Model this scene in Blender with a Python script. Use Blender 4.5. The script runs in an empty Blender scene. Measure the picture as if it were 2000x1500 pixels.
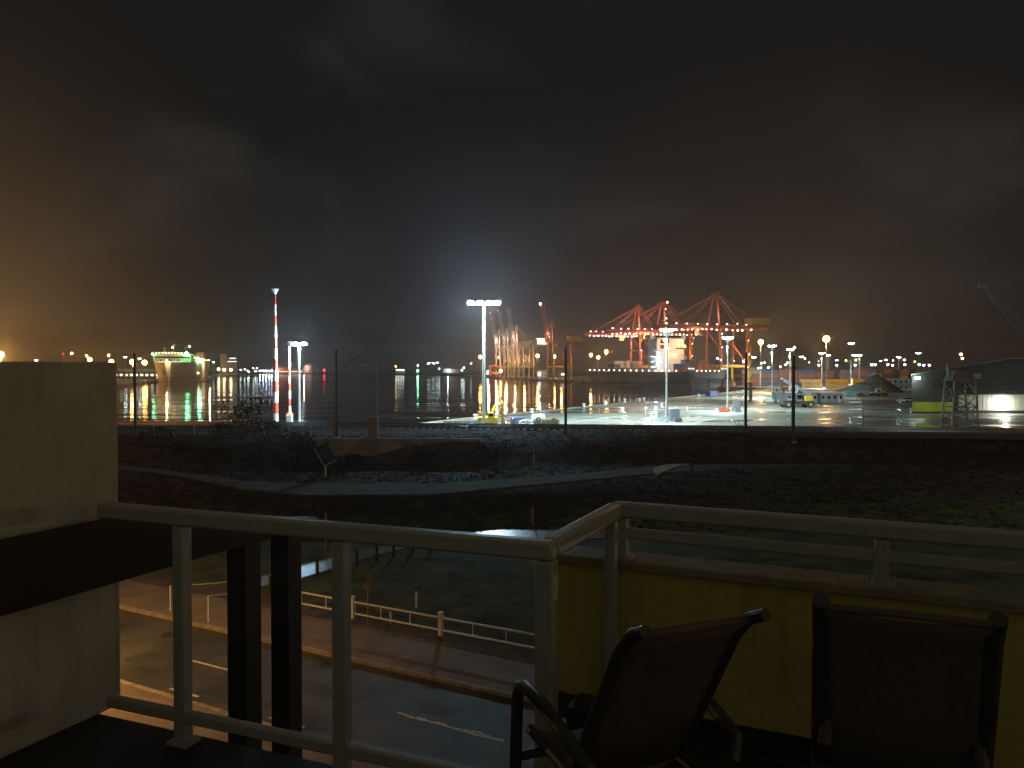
import bpy, bmesh, math, random
from mathutils import Vector, Matrix
random.seed(7)
S = bpy.context.scene
C = S.collection
R = math.radians

# ---------------------------------------------------------------- camera
CAMZ = 13.0
PITCH = R(1.22)
FPX = 1500.0
cam_d = bpy.data.cameras.new("camera"); cam = bpy.data.objects.new("camera", cam_d); C.objects.link(cam)
cam.location = (0, 0, CAMZ); cam.rotation_euler = (R(90) - PITCH, 0, 0)
cam_d.sensor_width = 36; cam_d.lens = 27.0; cam_d.clip_start = 0.05; cam_d.clip_end = 12000
S.camera = cam
S.view_settings.view_transform = 'Standard'; S.view_settings.look = 'None'
S.view_settings.exposure = 0.0; S.view_settings.gamma = 1.0
S.cycles.use_denoising = True
S.cycles.max_bounces = 5; S.cycles.diffuse_bounces = 2; S.cycles.glossy_bounces = 3
S.cycles.transmission_bounces = 3; S.cycles.volume_bounces = 0; S.cycles.transparent_max_bounces = 12
S.cycles.sample_clamp_indirect = 6.0
S.cycles.caustics_reflective = False; S.cycles.caustics_refractive = False

# ---------------------------------------------------------------- night sky (city glow on broken cloud, added fill lobes out of view)
W = bpy.data.worlds.new("World"); S.world = W; W.use_nodes = True
nt = W.node_tree; N = nt.nodes; L = nt.links
for n in list(N): N.remove(n)
wo = N.new('ShaderNodeOutputWorld'); bg = N.new('ShaderNodeBackground'); L.new(bg.outputs[0], wo.inputs[0])
tc = N.new('ShaderNodeTexCoord'); DIR = tc.outputs['Generated']
def wmath(op, a, b=None):
    n = N.new('ShaderNodeMath'); n.operation = op
    for i, x in enumerate((a, b)):
        if x is None: continue
        if isinstance(x, (int, float)): n.inputs[i].default_value = x
        else: L.new(x, n.inputs[i])
    return n.outputs[0]
def wvec(op, a, b):
    n = N.new('ShaderNodeVectorMath'); n.operation = op
    for i, x in enumerate((a, b)):
        if isinstance(x, (tuple, list)): n.inputs[i].default_value = x
        else: L.new(x, n.inputs[i])
    return n
def wscale(col, fac):
    n = N.new('ShaderNodeVectorMath'); n.operation = 'SCALE'
    n.inputs[0].default_value = col; L.new(fac, n.inputs['Scale']); return n.outputs[0]
def lobe(az, el, power, col):
    d = (math.sin(R(az)) * math.cos(R(el)), math.cos(R(az)) * math.cos(R(el)), math.sin(R(el)))
    dt = wvec('DOT_PRODUCT', DIR, d).outputs['Value']
    return wscale(col, wmath('POWER', wmath('MAXIMUM', dt, 0.0), power))
sep = N.new('ShaderNodeSeparateXYZ'); L.new(DIR, sep.inputs[0])
zc = wmath('MAXIMUM', sep.outputs['Z'], 0.0)
den = wmath('ADD', zc, 0.42)
cv = N.new('ShaderNodeCombineXYZ')
L.new(wmath('DIVIDE', sep.outputs['X'], den), cv.inputs[0]); L.new(wmath('DIVIDE', sep.outputs['Y'], den), cv.inputs[1])
nz = N.new('ShaderNodeTexNoise'); nz.inputs['Scale'].default_value = 1.75; nz.inputs['Detail'].default_value = 5; nz.inputs['Roughness'].default_value = 0.52
nz.inputs['Distortion'].default_value = 0.35
L.new(cv.outputs[0], nz.inputs['Vector'])
mr = N.new('ShaderNodeMapRange'); mr.inputs[1].default_value = 0.47; mr.inputs[2].default_value = 0.72; L.new(nz.outputs[0], mr.inputs[0]); mr.interpolation_type = 'SMOOTHSTEP'
cloud_fade = wmath('MULTIPLY', mr.outputs[0], wmath('MINIMUM', wmath('MULTIPLY', zc, 5.0), 1.0))
SKY_BASE = (0.0062, 0.0063, 0.0064)
acc = wvec('ADD', SKY_BASE, wscale((0.0150, 0.0140, 0.0124), cloud_fade)).outputs[0]
hz = wmath('POWER', wmath('SUBTRACT', 1.0, wmath('MINIMUM', wmath('ABSOLUTE', sep.outputs['Z']), 1.0)), 9.0)
for c in (lobe(-41, 1.5, 40, (0.085, 0.050, 0.022)), lobe(-37, 0, 200, (0.085, 0.048, 0.018)), lobe(106, 5, 22, (0.42, 0.255, 0.105)),  # last lobe: unseen glow added to warm the white wall
          lobe(22, 1, 30, (0.021, 0.0150, 0.0105)), lobe(-3, 6, 120, (0.003, 0.0065, 0.0115)),
          lobe(0, 80, 5, (0.035, 0.031, 0.025)), lobe(178, 22, 1.3, (0.058, 0.054, 0.038))):  # overhead and rear lobes: unseen fill added for ground and balcony
    acc = wvec('ADD', acc, c).outputs[0]
L.new(acc, bg.inputs[0]); bg.inputs[1].default_value = 1.0

# ---------------------------------------------------------------- pixel of the photograph -> point of the place
CP, SP = math.cos(PITCH), math.sin(PITCH)
def ray(px, py):
    xc = (px - 1000) / FPX; yc = (750 - py) / FPX
    return Vector((xc, CP + yc * SP, -SP + yc * CP))
def P(px, py, z):
    r = ray(px, py); return Vector((0, 0, CAMZ)) + r * ((z - CAMZ) / r.z)
def PD(px, py, d):
    r = ray(px, py); return Vector((0, 0, CAMZ)) + r * (d / r.y)
def interp(tab, x):
    if x <= tab[0][0]: return tab[0][1]
    for (a, b), (c, d) in zip(tab, tab[1:]):
        if x <= c: return b + (d - b) * (x - a) / (c - a)
    return tab[-1][1]
def sm(t):
    t = max(0.0, min(1.0, t)); return t * t * (3 - 2 * t)

# ---------------------------------------------------------------- materials
M = {}
def mat(name, col, rough=0.6, metal=0.0, var=0.18, scale=3.0, bump=0.0, bscale=30.0, dark=None, spec=0.5):
    m = bpy.data.materials.new(name); m.use_nodes = True; t = m.node_tree; b = t.nodes['Principled BSDF']
    tcn = t.nodes.new('ShaderNodeTexCoord'); n = t.nodes.new('ShaderNodeTexNoise')
    n.inputs['Scale'].default_value = scale; n.inputs['Detail'].default_value = 6; n.inputs['Roughness'].default_value = 0.62
    t.links.new(tcn.outputs['Object'], n.inputs['Vector'])
    mx = t.nodes.new('ShaderNodeMix'); mx.data_type = 'RGBA'
    d = dark or tuple(c * (1 - 2 * var) for c in col)
    l = tuple(min(1, c * (1 + var)) for c in col)
    mx.inputs[6].default_value = (*d, 1); mx.inputs[7].default_value = (*l, 1)
    r = t.nodes.new('ShaderNodeMapRange'); r.inputs[1].default_value = 0.3; r.inputs[2].default_value = 0.7
    t.links.new(n.outputs[0], r.inputs[0]); t.links.new(r.outputs[0], mx.inputs[0]); t.links.new(mx.outputs[2], b.inputs['Base Color'])
    b.inputs['Roughness'].default_value = rough; b.inputs['Metallic'].default_value = metal
    b.inputs['Specular IOR Level'].default_value = spec
    if bump:
        n2 = t.nodes.new('ShaderNodeTexNoise'); n2.inputs['Scale'].default_value = bscale; n2.inputs['Detail'].default_value = 4
        t.links.new(tcn.outputs['Object'], n2.inputs['Vector'])
        bp = t.nodes.new('ShaderNodeBump'); bp.inputs['Strength'].default_value = bump; bp.inputs['Distance'].default_value = 0.02
        t.links.new(n2.outputs[0], bp.inputs['Height']); t.links.new(bp.outputs[0], b.inputs['Normal'])
    M[name] = m; return m
def streaks(name, amt=0.45):   # rain streaks and grime running down a rendered wall
    m = M[name]; t = m.node_tree; b = t.nodes['Principled BSDF']; src = b.inputs['Base Color'].links[0].from_socket
    tcn = t.nodes.new('ShaderNodeTexCoord'); mp = t.nodes.new('ShaderNodeMapping'); mp.inputs['Scale'].default_value = (7, 7, 0.55); t.links.new(tcn.outputs['Object'], mp.inputs[0])
    n = t.nodes.new('ShaderNodeTexNoise'); n.inputs['Scale'].default_value = 1.6; n.inputs['Detail'].default_value = 5; n.inputs['Roughness'].default_value = 0.65; t.links.new(mp.outputs[0], n.inputs['Vector'])
    r = t.nodes.new('ShaderNodeMapRange'); r.inputs[1].default_value = 0.50; r.inputs[2].default_value = 0.72; r.inputs[4].default_value = amt; t.links.new(n.outputs[0], r.inputs[0])
    mx = t.nodes.new('ShaderNodeMix'); mx.data_type = 'RGBA'; mx.blend_type = 'MULTIPLY'; mx.inputs[7].default_value = (0.42, 0.40, 0.34, 1)
    t.links.new(r.outputs[0], mx.inputs[0]); t.links.new(src, mx.inputs[6]); t.links.new(mx.outputs[2], b.inputs['Base Color'])
def emit(name, col, strength, sample=True):
    m = bpy.data.materials.new(name); m.use_nodes = True; b = m.node_tree.nodes['Principled BSDF']
    b.inputs['Base Color'].default_value = (0.2, 0.2, 0.2, 1); b.inputs['Emission Color'].default_value = (*col, 1)
    b.inputs['Emission Strength'].default_value = strength
    if not sample: m.cycles.emission_sampling = 'NONE'
    M[name] = m; return m

mat('rail_paint', (0.46, 0.45, 0.37), 0.45, var=0.05, scale=6, bump=0.05, bscale=120)
mat('white_render', (0.60, 0.58, 0.47), 0.85, var=0.13, scale=1.6, bump=0.25, bscale=55)
mat('yellow_render', (0.64, 0.53, 0.115), 0.85, var=0.07, scale=1.1, bump=0.3, bscale=60)
streaks('white_render', 0.4); streaks('yellow_render', 0.5)
mat('cap_render', (0.36, 0.30, 0.16), 0.6, var=0.18, scale=9)
mat('floor_tile', (0.035, 0.033, 0.03), 0.5, var=0.2, scale=4)
mat('dark_timber', (0.03, 0.016, 0.011), 0.6, var=0.25, scale=3)
mat('dark_steel', (0.022, 0.021, 0.02), 0.6, var=0.2, scale=3)
mat('chair_frame', (0.085, 0.08, 0.07), 0.5, metal=0.3, var=0.2, scale=20)
mat('asphalt', (0.07, 0.066, 0.062), 0.62, var=0.36, scale=0.30, bump=0.5, bscale=22, spec=0.4)
mat('paving', (0.17, 0.135, 0.105), 0.75, var=0.22, scale=0.5, bump=0.4, bscale=12)
mat('kerb_concrete', (0.30, 0.26, 0.21), 0.8, var=0.25, scale=2.0, bump=0.3, bscale=20)
mat('dirt', (0.075, 0.05, 0.034), 0.95, var=0.35, scale=1.2, bump=0.6, bscale=9)
mat('line_paint', (0.62, 0.60, 0.55), 0.6, var=0.25, scale=6, dark=(0.25, 0.24, 0.22))
mat('fence_white', (0.82, 0.79, 0.72), 0.5, var=0.1, scale=5)
mat('post_timber', (0.05, 0.042, 0.034), 0.9, var=0.3, scale=6)
mat('concrete', (0.30, 0.25, 0.19), 0.85, var=0.28, scale=0.45, bump=0.3, bscale=8)
mat('ballast', (0.085, 0.08, 0.075), 0.85, var=0.45, scale=5.5, bump=0.9, bscale=7)
mat('rail_steel', (0.22, 0.2, 0.19), 0.28, metal=0.9, var=0.2, scale=4)
mat('sleeper_concrete', (0.13, 0.125, 0.12), 0.9, var=0.2)
mat('galv', (0.42, 0.44, 0.44), 0.45, metal=0.5, var=0.12, scale=2)
mat('pole_grey', (0.36, 0.37, 0.36), 0.5, metal=0.2, var=0.15, scale=1)
mat('pole_white', (0.66, 0.70, 0.70), 0.45, var=0.06, scale=1)
mat('pole_brown', (0.075, 0.062, 0.05), 0.7, var=0.2, scale=1)
mat('cabinet_tan', (0.26, 0.18, 0.10), 0.7, var=0.2, scale=2)
mat('crane_red', (0.44, 0.095, 0.05), 0.5, var=0.2, scale=0.15)
mat('crane_rust', (0.33, 0.115, 0.06), 0.6, var=0.25, scale=0.15)
mat('crane_grey', (0.42, 0.39, 0.33), 0.6, var=0.3, scale=0.15)
mat('house_dull', (0.22, 0.17, 0.075), 0.6, var=0.15, scale=0.2)
mat('crane_yellow_and_glow', (0.60, 0.40, 0.035), 0.5, var=0.12, scale=0.3)  # yellow paint; on lower crane frames it holds sodium light
mat('ship_cream', (0.76, 0.67, 0.50), 0.55, var=0.12, scale=0.06)
mat('ship_white', (0.72, 0.72, 0.70), 0.5, var=0.08, scale=0.1)
mat('ship_navy', (0.13, 0.132, 0.155), 0.5, var=0.25, scale=0.05)
mat('ship_blue', (0.09, 0.10, 0.2), 0.5, var=0.2, scale=0.1)
mat('ship_red', (0.25, 0.05, 0.04), 0.6, var=0.2, scale=0.1)
mat('glass_dark', (0.015, 0.017, 0.02), 0.08, var=0.1)
mat('rubber', (0.018, 0.018, 0.018), 0.85, var=0.2)
mat('plant_yellow', (0.68, 0.50, 0.035), 0.45, var=0.12, scale=2)
mat('plant_red', (0.55, 0.09, 0.045), 0.5, var=0.12, scale=2)
mat('plant_grey', (0.24, 0.28, 0.33), 0.5, var=0.12, scale=1)
mat('tank_white', (0.55, 0.62, 0.62), 0.4, var=0.1, scale=2)
mat('pile_brown', (0.07, 0.04, 0.032), 0.8, var=0.3, scale=0.8)
mat('barrier_white', (0.62, 0.66, 0.70), 0.5, var=0.15, scale=2)
mat('shed_dark', (0.042, 0.042, 0.038), 0.8, var=0.12, scale=0.2)
mat('shed_light', (0.42, 0.41, 0.33), 0.6, var=0.12, scale=0.3)
mat('shed_yellow', (0.42, 0.42, 0.035), 0.7, var=0.12, scale=0.4)
mat('shed_roof', (0.12, 0.12, 0.12), 0.5, metal=0.3, var=0.15, scale=0.3)
mat('cabin_grey', (0.30, 0.33, 0.34), 0.6, var=0.12, scale=0.5)
mat('cabin_white', (0.56, 0.60, 0.58), 0.6, var=0.1, scale=0.5)
mat('scrap', (0.06, 0.055, 0.05), 0.95, var=0.4, scale=0.5, bump=1.0, bscale=1.5)
mat('teal', (0.07, 0.33, 0.28), 0.5, var=0.15, scale=1)
mat('car_white', (0.7, 0.72, 0.72), 0.3, var=0.03)
mat('car_red', (0.35, 0.05, 0.045), 0.35, var=0.05)
mat('leaf', (0.030, 0.036, 0.016), 0.95, var=0.4, scale=0.8, spec=0.05)
mat('leaf_dry', (0.030, 0.024, 0.015), 1.0, var=0.4, scale=0.8, spec=0.0)
mat('bark', (0.06, 0.045, 0.03), 0.9, var=0.3)
mat('far_building', (0.30, 0.28, 0.25), 0.8, var=0.12, scale=0.05)
mat('dome_skin', (0.36, 0.27, 0.25), 0.8, var=0.06, scale=0.05)
mat('solar', (0.012, 0.014, 0.022), 0.18, var=0.1)
mat('sign_plate', (0.20, 0.20, 0.17), 0.5, var=0.1)
mat('sign_pink', (0.42, 0.2, 0.16), 0.5, var=0.1)
for cn, cc in (('rust', (0.26, 0.075, 0.045)), ('brown', (0.15, 0.06, 0.045)), ('maroon', (0.18, 0.03, 0.035)), ('tan', (0.56, 0.40, 0.20)),
               ('yellow', (0.62, 0.38, 0.05)), ('orange', (0.58, 0.17, 0.04)), ('blue', (0.05, 0.085, 0.17)), ('grey', (0.24, 0.23, 0.22)),
               ('white', (0.62, 0.60, 0.56)), ('green', (0.08, 0.17, 0.12)), ('pink', (0.46, 0.24, 0.20))):
    mat('box_' + cn, cc, 0.6, var=0.16, scale=0.4)

# lamps: what gives off light
LED = (0.78, 1.0, 0.95); SOD = (1.0, 0.47, 0.12); WARM = (1.0, 0.72, 0.36); GRN = (0.16, 1.0, 0.42)
emit('lens_led', LED, 90); emit('lens_led_far', LED, 16, True); emit('lens_blue', (0.55, 0.75, 1.0), 70)
emit('lens_sodium', SOD, 42); emit('lens_sodium_far', SOD, 10)
emit('lens_crane', (1.0, 0.82, 0.66), 12); emit('lens_crane_pink', (1.0, 0.62, 0.56), 11)
emit('lens_green', GRN, 48); emit('lens_led_high', (0.50, 0.77, 1.0), 900); emit('lens_warm', WARM, 16); emit('lens_red', (1.0, 0.05, 0.07), 4)
emit('window_lit', (1.0, 0.86, 0.62), 2.2); emit('window_cool', (0.72, 0.9, 1.0), 2.6); emit('strip_white', (0.95, 0.95, 0.85), 1.6)

# ---------------------------------------------------------------- mesh helpers
class MB:
    def __init__(s): s.v = []; s.f = []
    def add(s, vs, fs):
        o = len(s.v); s.v += [tuple(v) for v in vs]; s.f += [tuple(i + o for i in f) for f in fs]; return s
    def box(s, c, size, rot=None):
        x, y, z = (k / 2 for k in size)
        vs = [Vector((a * x, b * y, d * z)) for d in (-1, 1) for a, b in ((-1, -1), (1, -1), (1, 1), (-1, 1))]
        if rot is not None:
            m = Matrix.Rotation(rot, 3, 'Z') if isinstance(rot, (int, float)) else rot
            vs = [m @ v for v in vs]
        c = Vector(c)
        return s.add([v + c for v in vs], [(3, 2, 1, 0), (4, 5, 6, 7), (0, 1, 5, 4), (1, 2, 6, 5), (2, 3, 7, 6), (3, 0, 4, 7)])
    def bar(s, a, b, w, h=None, up=(0, 0, 1)):
        a = Vector(a); b = Vector(b); h = h or w; d = (b - a).normalized(); up = Vector(up)
        if abs(d.dot(up)) > 0.98: up = Vector((0, 1, 0))
        x = d.cross(up).normalized(); y = x.cross(d)
        vs = [p + x * (i * w / 2) + y * (j * h / 2) for p in (a, b) for i, j in ((-1, -1), (1, -1), (1, 1), (-1, 1))]
        return s.add(vs, [(0, 1, 2, 3), (7, 6, 5, 4), (4, 5, 1, 0), (5, 6, 2, 1), (6, 7, 3, 2), (7, 4, 0, 3)])
    def cyl(s, a, b, r1, r2=None, n=12, caps=True):
        return s.tube([a, b], [r1, r1 if r2 is None else r2], n, caps)
    def tube(s, pts, r, n=10, caps=True):
        pts = [Vector(p) for p in pts]; k = len(pts)
        rs = r if isinstance(r, (list, tuple)) else [r] * k
        o = len(s.v); ref = None; rings = []
        for i, p in enumerate(pts):
            d = (pts[min(i + 1, k - 1)] - pts[max(i - 1, 0)]).normalized()
            if ref is None: ref = Vector((0, 0, 1)) if abs(d.z) < 0.9 else Vector((1, 0, 0))
            x = (ref - d * ref.dot(d)).normalized(); y = d.cross(x); ref = x
            rings.append([p + (x * math.cos(2 * math.pi * j / n) + y * math.sin(2 * math.pi * j / n)) * rs[i] for j in range(n)])
        vs = [v for g in rings for v in g]; fs = []
        for i in range(k - 1):
            for j in range(n):
                fs.append((i * n + j, i * n + (j + 1) % n, (i + 1) * n + (j + 1) % n, (i + 1) * n + j))
        if caps: fs.append(tuple(range(n - 1, -1, -1))); fs.append(tuple(range((k - 1) * n, k * n)))
        return s.add(vs, fs)
    def lathe(s, c, prof, n=16):
        c = Vector(c); vs = []; fs = []
        for r, z in prof:
            vs += [c + Vector((r * math.cos(2 * math.pi * j / n), r * math.sin(2 * math.pi * j / n), z)) for j in range(n)]
        for i in range(len(prof) - 1):
            for j in range(n):
                fs.append((i * n + j, i * n + (j + 1) % n, (i + 1) * n + (j + 1) % n, (i + 1) * n + j))
        fs.append(tuple(range(n - 1, -1, -1))); fs.append(tuple(range((len(prof) - 1) * n, len(prof) * n)))
        return s.add(vs, fs)
    def prism(s, poly, z0, z1):
        n = len(poly); vs = [(x, y, z0) for x, y in poly] + [(x, y, z1) for x, y in poly]
        fs = [tuple(range(n - 1, -1, -1)), tuple(range(n, 2 * n))] + [(i, (i + 1) % n, n + (i + 1) % n, n + i) for i in range(n)]
        return s.add(vs, fs)
    def extr(s, poly, o, ax, ay, depth):
        o = Vector(o); ax = Vector(ax); ay = Vector(ay); d = Vector(depth); n = len(poly)
        vs = [o + ax * x + ay * y for x, y in poly]; vs += [v + d for v in vs]
        fs = [tuple(range(n - 1, -1, -1)), tuple(range(n, 2 * n))] + [(i, (i + 1) % n, n + (i + 1) % n, n + i) for i in range(n)]
        return s.add(vs, fs)
    def loft(s, secs, caps=True):
        n = len(secs[0]); vs = [v for g in secs for v in g]; fs = []
        for i in range(len(secs) - 1):
            for j in range(n):
                fs.append((i * n + j, i * n + (j + 1) % n, (i + 1) * n + (j + 1) % n, (i + 1) * n + j))
        if caps: fs.append(tuple(range(n - 1, -1, -1))); fs.append(tuple(range((len(secs) - 1) * n, len(secs) * n)))
        return s.add(vs, fs)
    def sheet(s, poly, z):
        return s.add([(x, y, z) for x, y in poly], [tuple(range(len(poly)))])
    def mesh(s, name, m, smooth=True, fix=True):
        me = bpy.data.meshes.new(name); me.from_pydata(s.v, [], s.f)
        if fix:
            b = bmesh.new(); b.from_mesh(me); bmesh.ops.recalc_face_normals(b, faces=b.faces); b.to_mesh(me); b.free()
        if m: me.materials.append(M[m] if isinstance(m, str) else m)
        if smooth:
            for p in me.polygons: p.use_smooth = True
            me.set_sharp_from_angle(angle=R(34))
        return me
    def build(s, name, m, parent=None, loc=None, rz=0, smooth=True, bevel=0, fix=True):
        o = bpy.data.objects.new(name, s.mesh(name, m, smooth, fix)); C.objects.link(o)
        if parent: o.parent = parent
        if loc is not None: o.location = loc
        if rz: o.rotation_euler.z = rz
        if bevel:
            bv = o.modifiers.new('bevel', 'BEVEL'); bv.width = bevel; bv.segments = 2; bv.limit_method = 'ANGLE'
        return o
def tag(o, label, cat, group=None, kind=None):
    o['label'] = label; o['category'] = cat
    if group: o['group'] = group
    if kind: o['kind'] = kind
    return o
def thing(name, label, cat, loc=(0, 0, 0), rz=0, group=None):
    o = bpy.data.objects.new(name, None); C.objects.link(o); o.location = loc; o.rotation_euler.z = rz
    o.empty_display_size = 0.3
    return tag(o, label, cat, group)
def struct(o): o['kind'] = 'structure'; return o
def dup(root, loc, rz=None, label=None):
    r = root.copy(); C.objects.link(r); r.location = loc
    if rz is not None: r.rotation_euler.z = rz
    if label: r['label'] = label
    for ch in list(root.children):
        c = ch.copy(); C.objects.link(c); c.parent = r
        for g in list(ch.children):
            d = g.copy(); C.objects.link(d); d.parent = c
    return r
def light(kind, name, loc, power, col, radius=0.3, parent=None, spot=150, blend=0.5, aim=None):
    if kind == 'SPOT' and spot >= 179: kind = 'POINT'
    ld = bpy.data.lights.new(name, kind); ld.energy = power; ld.color = col; ld.shadow_soft_size = radius
    if kind == 'SPOT': ld.spot_size = R(spot); ld.spot_blend = blend
    o = bpy.data.objects.new(name, ld); C.objects.link(o); o.location = loc
    if aim is not None: o.rotation_euler = Vector(aim).to_track_quat('-Z', 'Y').to_euler()
    if parent: o.parent = parent
    return o
QZ = 1.0      # quay level
WZ = -0.5     # water level
# ================================================================ THE SETTING
NS = Vector((0.469, 0.883, 0)); TS = Vector((0.883, -0.469, 0))          # across / along the street
def st(s, q, z=0.0): return NS * s + TS * q + Vector((0, 0, z))
NR = Vector((0.117, 0.993, 0)).normalized(); TR = Vector((NR.y, -NR.x, 0))  # across / along the railway
def rl(r, q, z=0.0): return NR * r + TR * q + Vector((0, 0, z))
LOW = [(0, 88), (280, 80), (380, 74), (470, 68), (600, 64.5), (850, 65), (1100, 72), (1285, 78), (1450, 83), (2000, 88)]
UPP = [(0, 92), (280, 82.5), (470, 73), (600, 71), (850, 71), (1100, 76.5), (1340, 86), (1450, 90), (2000, 95)]
RISE0 = [(0, 92), (280, 82.6), (470, 76), (560, 76), (615, 87.6), (750, 87.6), (850, 84.5), (940, 80.5), (1000, 78), (1340, 86.5), (2000, 95)]
RISE1 = [(0, 98), (560, 94), (610, 88.6), (940, 88.6), (980, 93), (1300, 94), (2000, 98)]
def ground_h(X, d):
    s = NS.x * X + NS.y * d; r = NR.x * X + NR.y * d
    px = 1000 + FPX * X / max(d, 4)
    base = -0.03 if s < 30.9 else 0.08 * sm((s - 30.9) / 0.8)
    if d < 58: return base
    dl, du, r0, r1 = (interp(t, px) for t in (LOW, UPP, RISE0, RISE1))
    r1 = max(r1, r0 + 1)
    h = base + (2.15 - base) * sm((d - 61) / (dl - 61))
    h += 2.45 * sm((d - r0) / (r1 - r0)) + 0.4 * sm((r - 92) / 6)
    if d > dl + 0.5 and d < r0: pass
    if r > 107.5: h += (-3.2 - h) * sm((r - 107.5) / 6)
    return h
g = MB(); X0, X1, D0, D1, SX, SD = -170, 170, -40, 122, 2.0, 1.0
nx = int((X1 - X0) / SX) + 1; nd = int((D1 - D0) / SD) + 1
for j in range(nd):
    for i in range(nx):
        X = X0 + i * SX; d = D0 + j * SD
        h = ground_h(X, d)
        if d > 60: h += random.uniform(-0.06, 0.06) * (1 if not (interp(LOW, 1000 + 1500 * X / d) - 1 < d < interp(UPP, 1000 + 1500 * X / d) + 1) else 0)
        g.v.append((X, d, h))
for j in range(nd - 1):
    for i in range(nx - 1):
        a = j * nx + i; g.f.append((a, a + 1, a + nx + 1, a + nx))
# ground material: lawn low down, dry scrub and soil on the banks
m = mat('ground', (0.085, 0.09, 0.024), 0.9, var=0.4, scale=0.5, bump=1.0, bscale=6)
t = m.node_tree; b = t.nodes['Principled BSDF']; src = b.inputs['Base Color'].links[0].from_socket
ge = t.nodes.new('ShaderNodeNewGeometry'); sx = t.nodes.new('ShaderNodeSeparateXYZ'); t.links.new(ge.outputs['Position'], sx.inputs[0])
mr1 = t.nodes.new('ShaderNodeMapRange'); mr1.inputs[1].default_value = 0.35; mr1.inputs[2].default_value = 1.1; t.links.new(sx.outputs['Z'], mr1.inputs[0])
n3 = t.nodes.new('ShaderNodeTexNoise'); n3.inputs['Scale'].default_value = 0.9; n3.inputs['Detail'].default_value = 7
t.links.new(ge.outputs['Position'], n3.inputs['Vector'])
cr = t.nodes.new('ShaderNodeValToRGB'); cr.color_ramp.elements[0].position = 0.35; cr.color_ramp.elements[0].color = (0.022, 0.018, 0.013, 1)
cr.color_ramp.elements[1].position = 0.7; cr.color_ramp.elements[1].color = (0.085, 0.064, 0.044, 1); t.links.new(n3.outputs[0], cr.inputs[0])
mx = t.nodes.new('ShaderNodeMix'); mx.data_type = 'RGBA'; t.links.new(mr1.outputs[0], mx.inputs[0]); t.links.new(src, mx.inputs[6]); t.links.new(cr.outputs[0], mx.inputs[7])
t.links.new(mx.outputs[2], b.inputs['Base Color']); b.inputs['Specular IOR Level'].default_value = 0.15
struct(g.build('ground', 'ground', smooth=True))

def strip(name, s0, s1, q0, q1, z0, z1, m):
    pts = [st(s0, q0), st(s0, q1), st(s1, q1), st(s1, q0)]
    return struct(MB().prism([(p.x, p.y) for p in pts], z0, z1).build(name, m, smooth=False))
strip('road', 20.2, 26.4, -160, 150, -0.3, 0.0, 'asphalt')
strip('pavement', 12.0, 19.95, -160, 150, -0.3, 0.13, 'paving')
strip('pavement', 26.65, 30.0, -160, 150, -0.3, 0.13, 'paving')
strip('verge', 30.0, 31.2, -160, 150, -0.3, 0.115, 'dirt')
strip('kerb', 19.95, 20.2, -160, 150, -0.3, 0.135, 'kerb_concrete')
strip('kerb', 26.4, 26.65, -160, 150, -0.3, 0.135, 'kerb_concrete')
# wet tarmac of the winding paths
m = mat('wet_path', (0.20, 0.205, 0.21), 0.27, var=0.2, scale=0.6, bump=0.06, bscale=9, spec=0.8)
def ribbon(name, left, right, z, m, th=0.25):
    mb = MB(); n = len(left); vs = []
    for a, b in zip(left, right): vs += [Vector((a[0], a[1], z)), Vector((b[0], b[1], z)), Vector((b[0], b[1], z - th)), Vector((a[0], a[1], z - th))]
    fs = []
    for i in range(n - 1):
        for j in range(4): fs.append((i * 4 + j, i * 4 + (j + 1) % 4, (i + 1) * 4 + (j + 1) % 4, (i + 1) * 4 + j))
    fs += [(0, 1, 2, 3), tuple((n - 1) * 4 + k for k in (3, 2, 1, 0))]
    return struct(mb.add(vs, fs).build(name, m, smooth=False))
near = [P(*p, 0.16) for p in ((470, 1152), (540, 1139), (590, 1128), (660, 1107), (740, 1082), (800, 1068), (850, 1062), (880, 1060.5), (960, 1058), (1060, 1053), (1200, 1050))]
far = [P(*p, 0.16) for p in ((478, 1132), (545, 1119), (590, 1106), (660, 1087), (740, 1068), (800, 1055), (850, 1047), (900, 1041), (970, 1034), (1070, 1036), (1210, 1040))]
ribbon('path', near, far, 0.16, 'wet_path')
mat('matt_path', (0.10, 0.097, 0.09), 0.95, var=0.2, scale=0.6, spec=0.1)
pxs = list(range(230, 1351, 40))
nl = [(px - 1000) / 1500 for px in pxs]
lo = [(nl[i] * (interp(LOW, px)), interp(LOW, px)) for i, px in enumerate(pxs)]
up = [(nl[i] * (interp(UPP, px)), interp(UPP, px)) for i, px in enumerate(pxs)]
ribbon('path', lo, up, 2.26, 'matt_path', 0.5)
# pale concrete ramp where the upper path ends against the bank
a, b_, c_, d_ = P(1281, 926, 2.34), P(1335, 906, 2.34), P(1300, 907, 2.34), P(1275, 915, 2.34)
struct(MB().prism([(p.x, p.y) for p in (a, b_, c_, d_)], 1.9, 2.36).build('ramp', 'kerb_concrete', smooth=False))
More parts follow.
